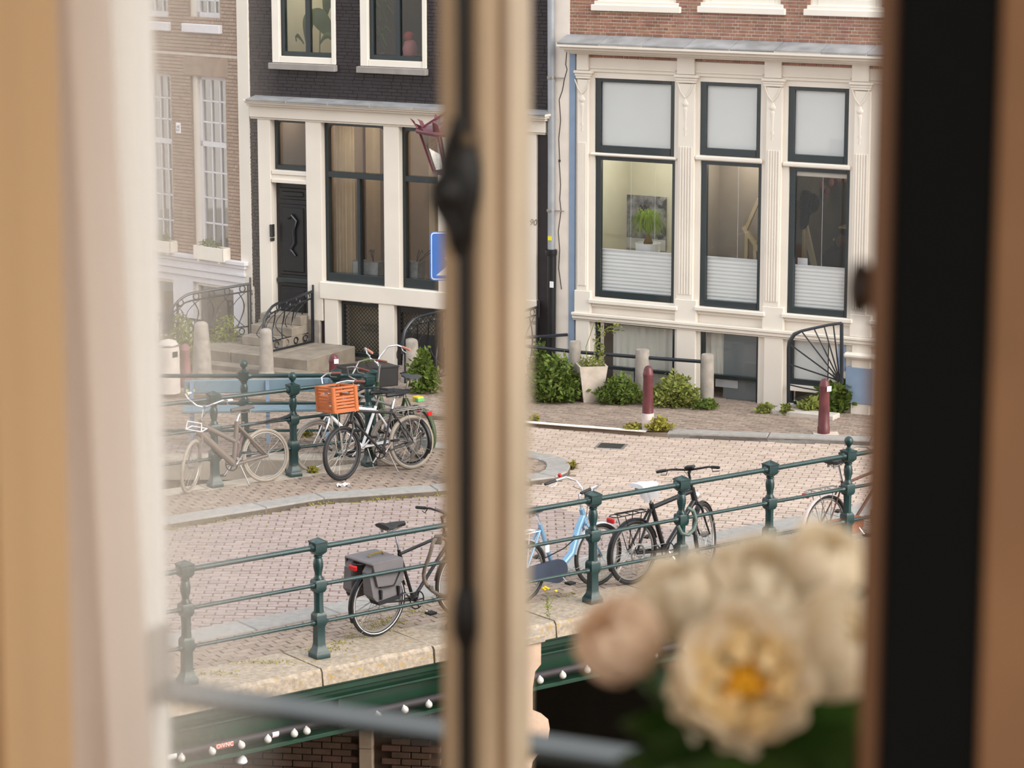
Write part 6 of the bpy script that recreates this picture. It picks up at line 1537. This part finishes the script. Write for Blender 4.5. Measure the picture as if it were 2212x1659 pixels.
# curtain, its lit part, and the haze over the left pane
cu = rroot('curtain', None, 'heavy cream curtain hanging at the left of the window', 'curtain')
def cloth(name, r0, r1a, r1b, k, n, amp, mt, seed, z0=6.3, z1=8.6, attr=False, parent=None):
    R_ = random.Random(seed); p1, p2 = R_.uniform(0, 6), R_.uniform(0, 6); g = []; nz = 10; nx = n*10
    for j in range(nz+1):
        t = j/nz; e = r1a + (r1b-r1a)*t; row = []
        for i in range(nx+1):
            s = i/nx; f = (1 - s*.75) if attr else 1
            row.append(V((r0 + (e-r0)*(s if not attr else s**1.15), k + amp*f*(math.sin(s*n*6.283 + p1 + .4*t) + .35*math.sin(s*n*14.1 + p2)), z1 + (z0-z1)*t)))
        g.append(row)
    m = MB(); m.sheet(g); o = m.build(name, mt, parent)
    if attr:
        at = o.data.attributes.new('haze_density', 'FLOAT', 'POINT')
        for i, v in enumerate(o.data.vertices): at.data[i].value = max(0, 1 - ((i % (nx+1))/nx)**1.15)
    return o
def rtop(px, k): return rr(px, k)
zt_, zb_ = 7.8 - (0+330)/6000*3.2, 7.8 - (1659+330)/6000*3.2
e_top, e_bot = rr(243, -.1), rr(288, -.1); sl_ = (e_bot-e_top)/(zb_-zt_)
CUR = sheer_mat('cream_curtain', (226, 196, 156), 1, 1, .45); CURLIT = sheer_mat('curtain_lit_part', (240, 230, 222), 1, 1, .5)
cloth('cloth', rr(-900, -.2), rr(125, -.2) + .006, rr(95, -.2), -.20, 7, .022, CUR, 3, parent=cu)
cw = rroot('curtain', None, 'paler curtain piece with window light put into its colour beside the white jamb', 'curtain')
cloth('cloth', rr(-200, -.1), e_top + sl_*(8.6-zt_), e_top + sl_*(6.3-zt_), -.10, 5, .014, CURLIT, 8, parent=cw)  # same curtain where the window lights it; brightness put into the colour
sh = rroot('haze_veil', None, 'thin white veil added to stand in for haze on the left window pane', 'curtain')
HAZE = sheer_mat('haze_white', (246, 238, 228), 0.0, .75, .6, 'haze_density')
cloth('haze_cloth', rr(225, -.06), rr(625, -.06), rr(605, -.06), -.062, 12, .006, HAZE, 5, attr=True, parent=sh)  # added veil: glare on the pane painted as white opacity, fading rightwards
m = MB(); m.tube([(-1.4, -.11, 8.64), (1.6, -.11, 8.64)], .012, 10); cr_ = rroot('curtain_rod', None, 'curtain rod above the window out of the picture', 'curtain rod'); m.build('rod', BLK, cr_)
for x in (-1.2, .58): MB().tube([(x, -.11, 8.64), (x, -.0, 8.64)], .008, 6).build('bracket', BLK, cr_)
# flowers in a vase on a small table
def at_d(px, py, d):
    q = ray(px, py); return EYE + q * (d / q.y)
VP = at_d(1610, 1750, 2.66); TZ = 6.70
tb = thing('side_table', 'small round wooden table under the vase of white peonies', 'table', (VP.x, VP.y, FLZ))
MB().lathe([(.0, .47), (.26, .47), (.275, .48), (.275, .495), (.26, .50), (.0, .50)], 28).build('table_top', FLOORI, tb)
MB().lathe([(.03, .02), (.03, .46), (.06, .47)], 12).build('column', FLOORI, tb)
for k in range(3): a = k*2.094; MB().tube([(0, 0, .08), (.12*math.cos(a), .12*math.sin(a), .05), (.22*math.cos(a), .22*math.sin(a), .012)], .018, 8).build('leg', FLOORI, tb)
vs = thing('vase', 'glass vase holding the white peonies', 'vase', (VP.x, VP.y, TZ))
MB().lathe([(.0, .002), (.06, .002), (.07, .02), (.075, .08), (.05, .14), (.045, .18), (.055, .2), (.05, .2), (.04, .18), (.045, .14), (.068, .08), (.062, .02), (.0, .015)], 20).build('body', mat('vase_glaze', (120, 130, 120), .3), vs)
PET = mat('peony_cream', (254, 243, 224), .7, var=.03, scale=30, rnd=.03, trans=.45)
PETP = mat('peony_blush', (250, 230, 208), .7, var=.04, scale=30, rnd=.03, trans=.45)
PETY = mat('peony_heart', (252, 232, 186), .7, var=.04, scale=30, trans=.45)
YEL = mat('stamen_yellow', (206, 150, 20), .7, rnd=.2)
LEAFD = mat('peony_leaf', (46, 74, 24), .45, var=.2, scale=8, rnd=.15, trans=.2); LEAFB = mat('peony_leaf_sheen', (104, 132, 104), .4, var=.1, trans=.2)
def bloom(c, f, R, mt, openness, label, yellow=False, seed=0):
    rg = random.Random(seed); f = V(f).normalized(); a = f.orthogonal().normalized(); b = f.cross(a)
    t = thing('peony', label, 'flower', c, 0, 'white peonies in the vase')
    layers = ((1.0, 78 - 30*(1-openness), 8), (.93, 62 - 26*(1-openness), 8), (.84, 50 - 24*(1-openness), 7), (.73, 40 - 20*(1-openness), 7), (.6, 30 - 12*(1-openness), 6), (.45, 20, 6))
    if yellow: layers = layers[:5]
    for li, (k, end, n) in enumerate(layers):
        for i in range(n):
            ph = 6.283*(i + .5*(li % 2))/n + rg.uniform(-.15, .15); wid = 6.283/n*.78; e2 = end + rg.uniform(-7, 7); kk = k*rg.uniform(.95, 1.05); g = []
            for u in range(7):
                tt = u/6; th = math.radians(165 + (e2-165)*tt); row = []
                for v in range(6):
                    s = (v-2.5)/2.5; w_ = wid*(.35 + .65*math.sin(min(1, tt*1.25)*1.571))*(1 - .25*max(0, tt-.8)*5*abs(s))
                    pp = ph + s*w_*.5; rad = R*kk*(1 + .05*math.sin(3*s + tt*5 + i) - .07*(1-s*s)*0 + .06*max(0, tt-.75)*4*(.5+abs(s)) - .05*(abs(s)**2))
                    row.append(f*(rad*math.cos(th)) + (a*math.cos(pp) + b*math.sin(pp))*(rad*math.sin(th)))
                g.append(row)
            MB().sheet(g).build('petal', mt if (li < 3 or not yellow) else PETY, t)
    if yellow:
        ms = MB()
        for i in range(70):
            q = f*(R*rg.uniform(.1, .34)) + a*(R*rg.gauss(0, .13)) + b*(R*rg.gauss(0, .13)); ms.tube([f*(-R*.3), q], .0012, 4); ms.blob(q, .0045, .0045, .0045, 6, 4)
        ms.build('stamens', YEL, t)
    st = MB(); base = V((VP.x, VP.y, TZ + .12)) - V(c); st.tube([-f*R*.85, -f*R*1.2 + V((0, 0, -R*.4)), base*.55 - f*R*.3, base], [.006, .005, .0045, .004], 8); st.build('stem', LEAFD, t)
    sp_ = MB()
    for i in range(5):
        pp = 6.283*i/5; g = []
        for u in range(4):
            th = math.radians(176 - 42*u/3); row = []
            for v in range(4): q = pp + (v-1.5)/1.5*.45*math.sin(3.14*(u+.35)/3.6); row.append(f*(R*1.03*math.cos(th)) + (a*math.cos(q) + b*math.sin(q))*(R*1.03*math.sin(th)))
            g.append(row)
        sp_.sheet(g)
    sp_.build('sepals', LEAFD, t); return t
def px2m(p, d): return p*d/6000
V_ = lambda x, y, z: V((x, y, z))
bloom(at_d(1605, 1462, 2.58), (.05, -.95, .18), px2m(168, 2.58), PET, 1.0, 'big open white peony with a yellow heart facing the room', True, 1)
bloom(at_d(1338, 1378, 2.70), (-.5, -.3, .6), px2m(104, 2.70), PETP, .55, 'blush tinged peony bud at the left of the bunch', False, 2)
bloom(at_d(1478, 1284, 2.86), (-.2, -.2, .9), px2m(112, 2.86), PET, .8, 'pale peony at the upper left of the bunch above the yellow hearted one', False, 3)
bloom(at_d(1650, 1250, 2.88), (.1, -.3, .9), px2m(118, 2.88), PET, .8, 'pale peony at the top middle of the bunch', False, 4)
bloom(at_d(1786, 1212, 2.85), (.3, -.4, .8), px2m(96, 2.85), PET, .6, 'small pale peony at the top right of the bunch', False, 5)
bloom(at_d(1806, 1390, 2.70), (.5, -.4, .4), px2m(128, 2.70), PET, .8, 'white peony at the right of the bunch beside the brown stile', False, 6)
fo = thing('peony_leaves', 'dark green peony foliage below the white blooms', 'leaves', (VP.x, VP.y, TZ + .15))
B0 = fo.location.copy()
def leaf(base, tip, wd, mt, n=8):
    base, tip = V(base), V(tip); d = tip - base; sd = d.cross(V((.2, 1, .3))).normalized(); nr = sd.cross(d).normalized(); g = []
    for i in range(n+1):
        t = i/n; c = base + d*t + nr*(.15*d.length*math.sin(t*3.14)); w_ = wd*math.sin(math.pi*min(1, .06 + t*.92))
        g.append([c - sd*w_ + nr*.2*w_, c, c + sd*w_ + nr*.2*w_])
    m = MB(); m.sheet(g); m.build('leaf', mt, fo)
def L_(x0, y0, d0, x1, y1, d1, wd, mt): leaf(at_d(x0, y0, d0) - B0, at_d(x1, y1, d1) - B0, wd, mt)
L_(1480, 1560, 2.68, 1350, 1440, 2.74, .022, LEAFB); L_(1500, 1640, 2.66, 1340, 1560, 2.6, .026, LEAFD); L_(1520, 1720, 2.66, 1330, 1640, 2.6, .028, LEAFD)
L_(1560, 1700, 2.62, 1400, 1600, 2.52, .03, LEAFD); L_(1600, 1720, 2.7, 1470, 1500, 2.74, .032, LEAFD); L_(1640, 1720, 2.7, 1560, 1600, 2.7, .04, LEAFD)
L_(1680, 1730, 2.7, 1760, 1520, 2.72, .04, LEAFD); L_(1700, 1740, 2.66, 1840, 1560, 2.66, .04, LEAFD); L_(1660, 1760, 2.6, 1800, 1640, 2.55, .04, LEAFD); L_(1600, 1780, 2.58, 1480, 1650, 2.5, .035, LEAFD); L_(1640, 1800, 2.58, 1720, 1640, 2.52, .04, LEAFD)
L_(1580, 1800, 2.72, 1420, 1520, 2.78, .035, LEAFD); L_(1700, 1700, 2.76, 1850, 1490, 2.76, .04, LEAFD); L_(1560, 1760, 2.62, 1380, 1700, 2.55, .028, LEAFB)
for k in range(22):
    a = random.uniform(1380, 1860); y = random.uniform(1540, 1700); d0 = random.uniform(2.6, 2.8); L_(1610 + (a-1610)*.3, 1780, 2.66, a, y, d0, random.uniform(.02, .04), LEAFD)
MB().tube([V((0, 0, -.05)), V((0, 0, .1))], .004, 6).build('stem', LEAFD, fo)
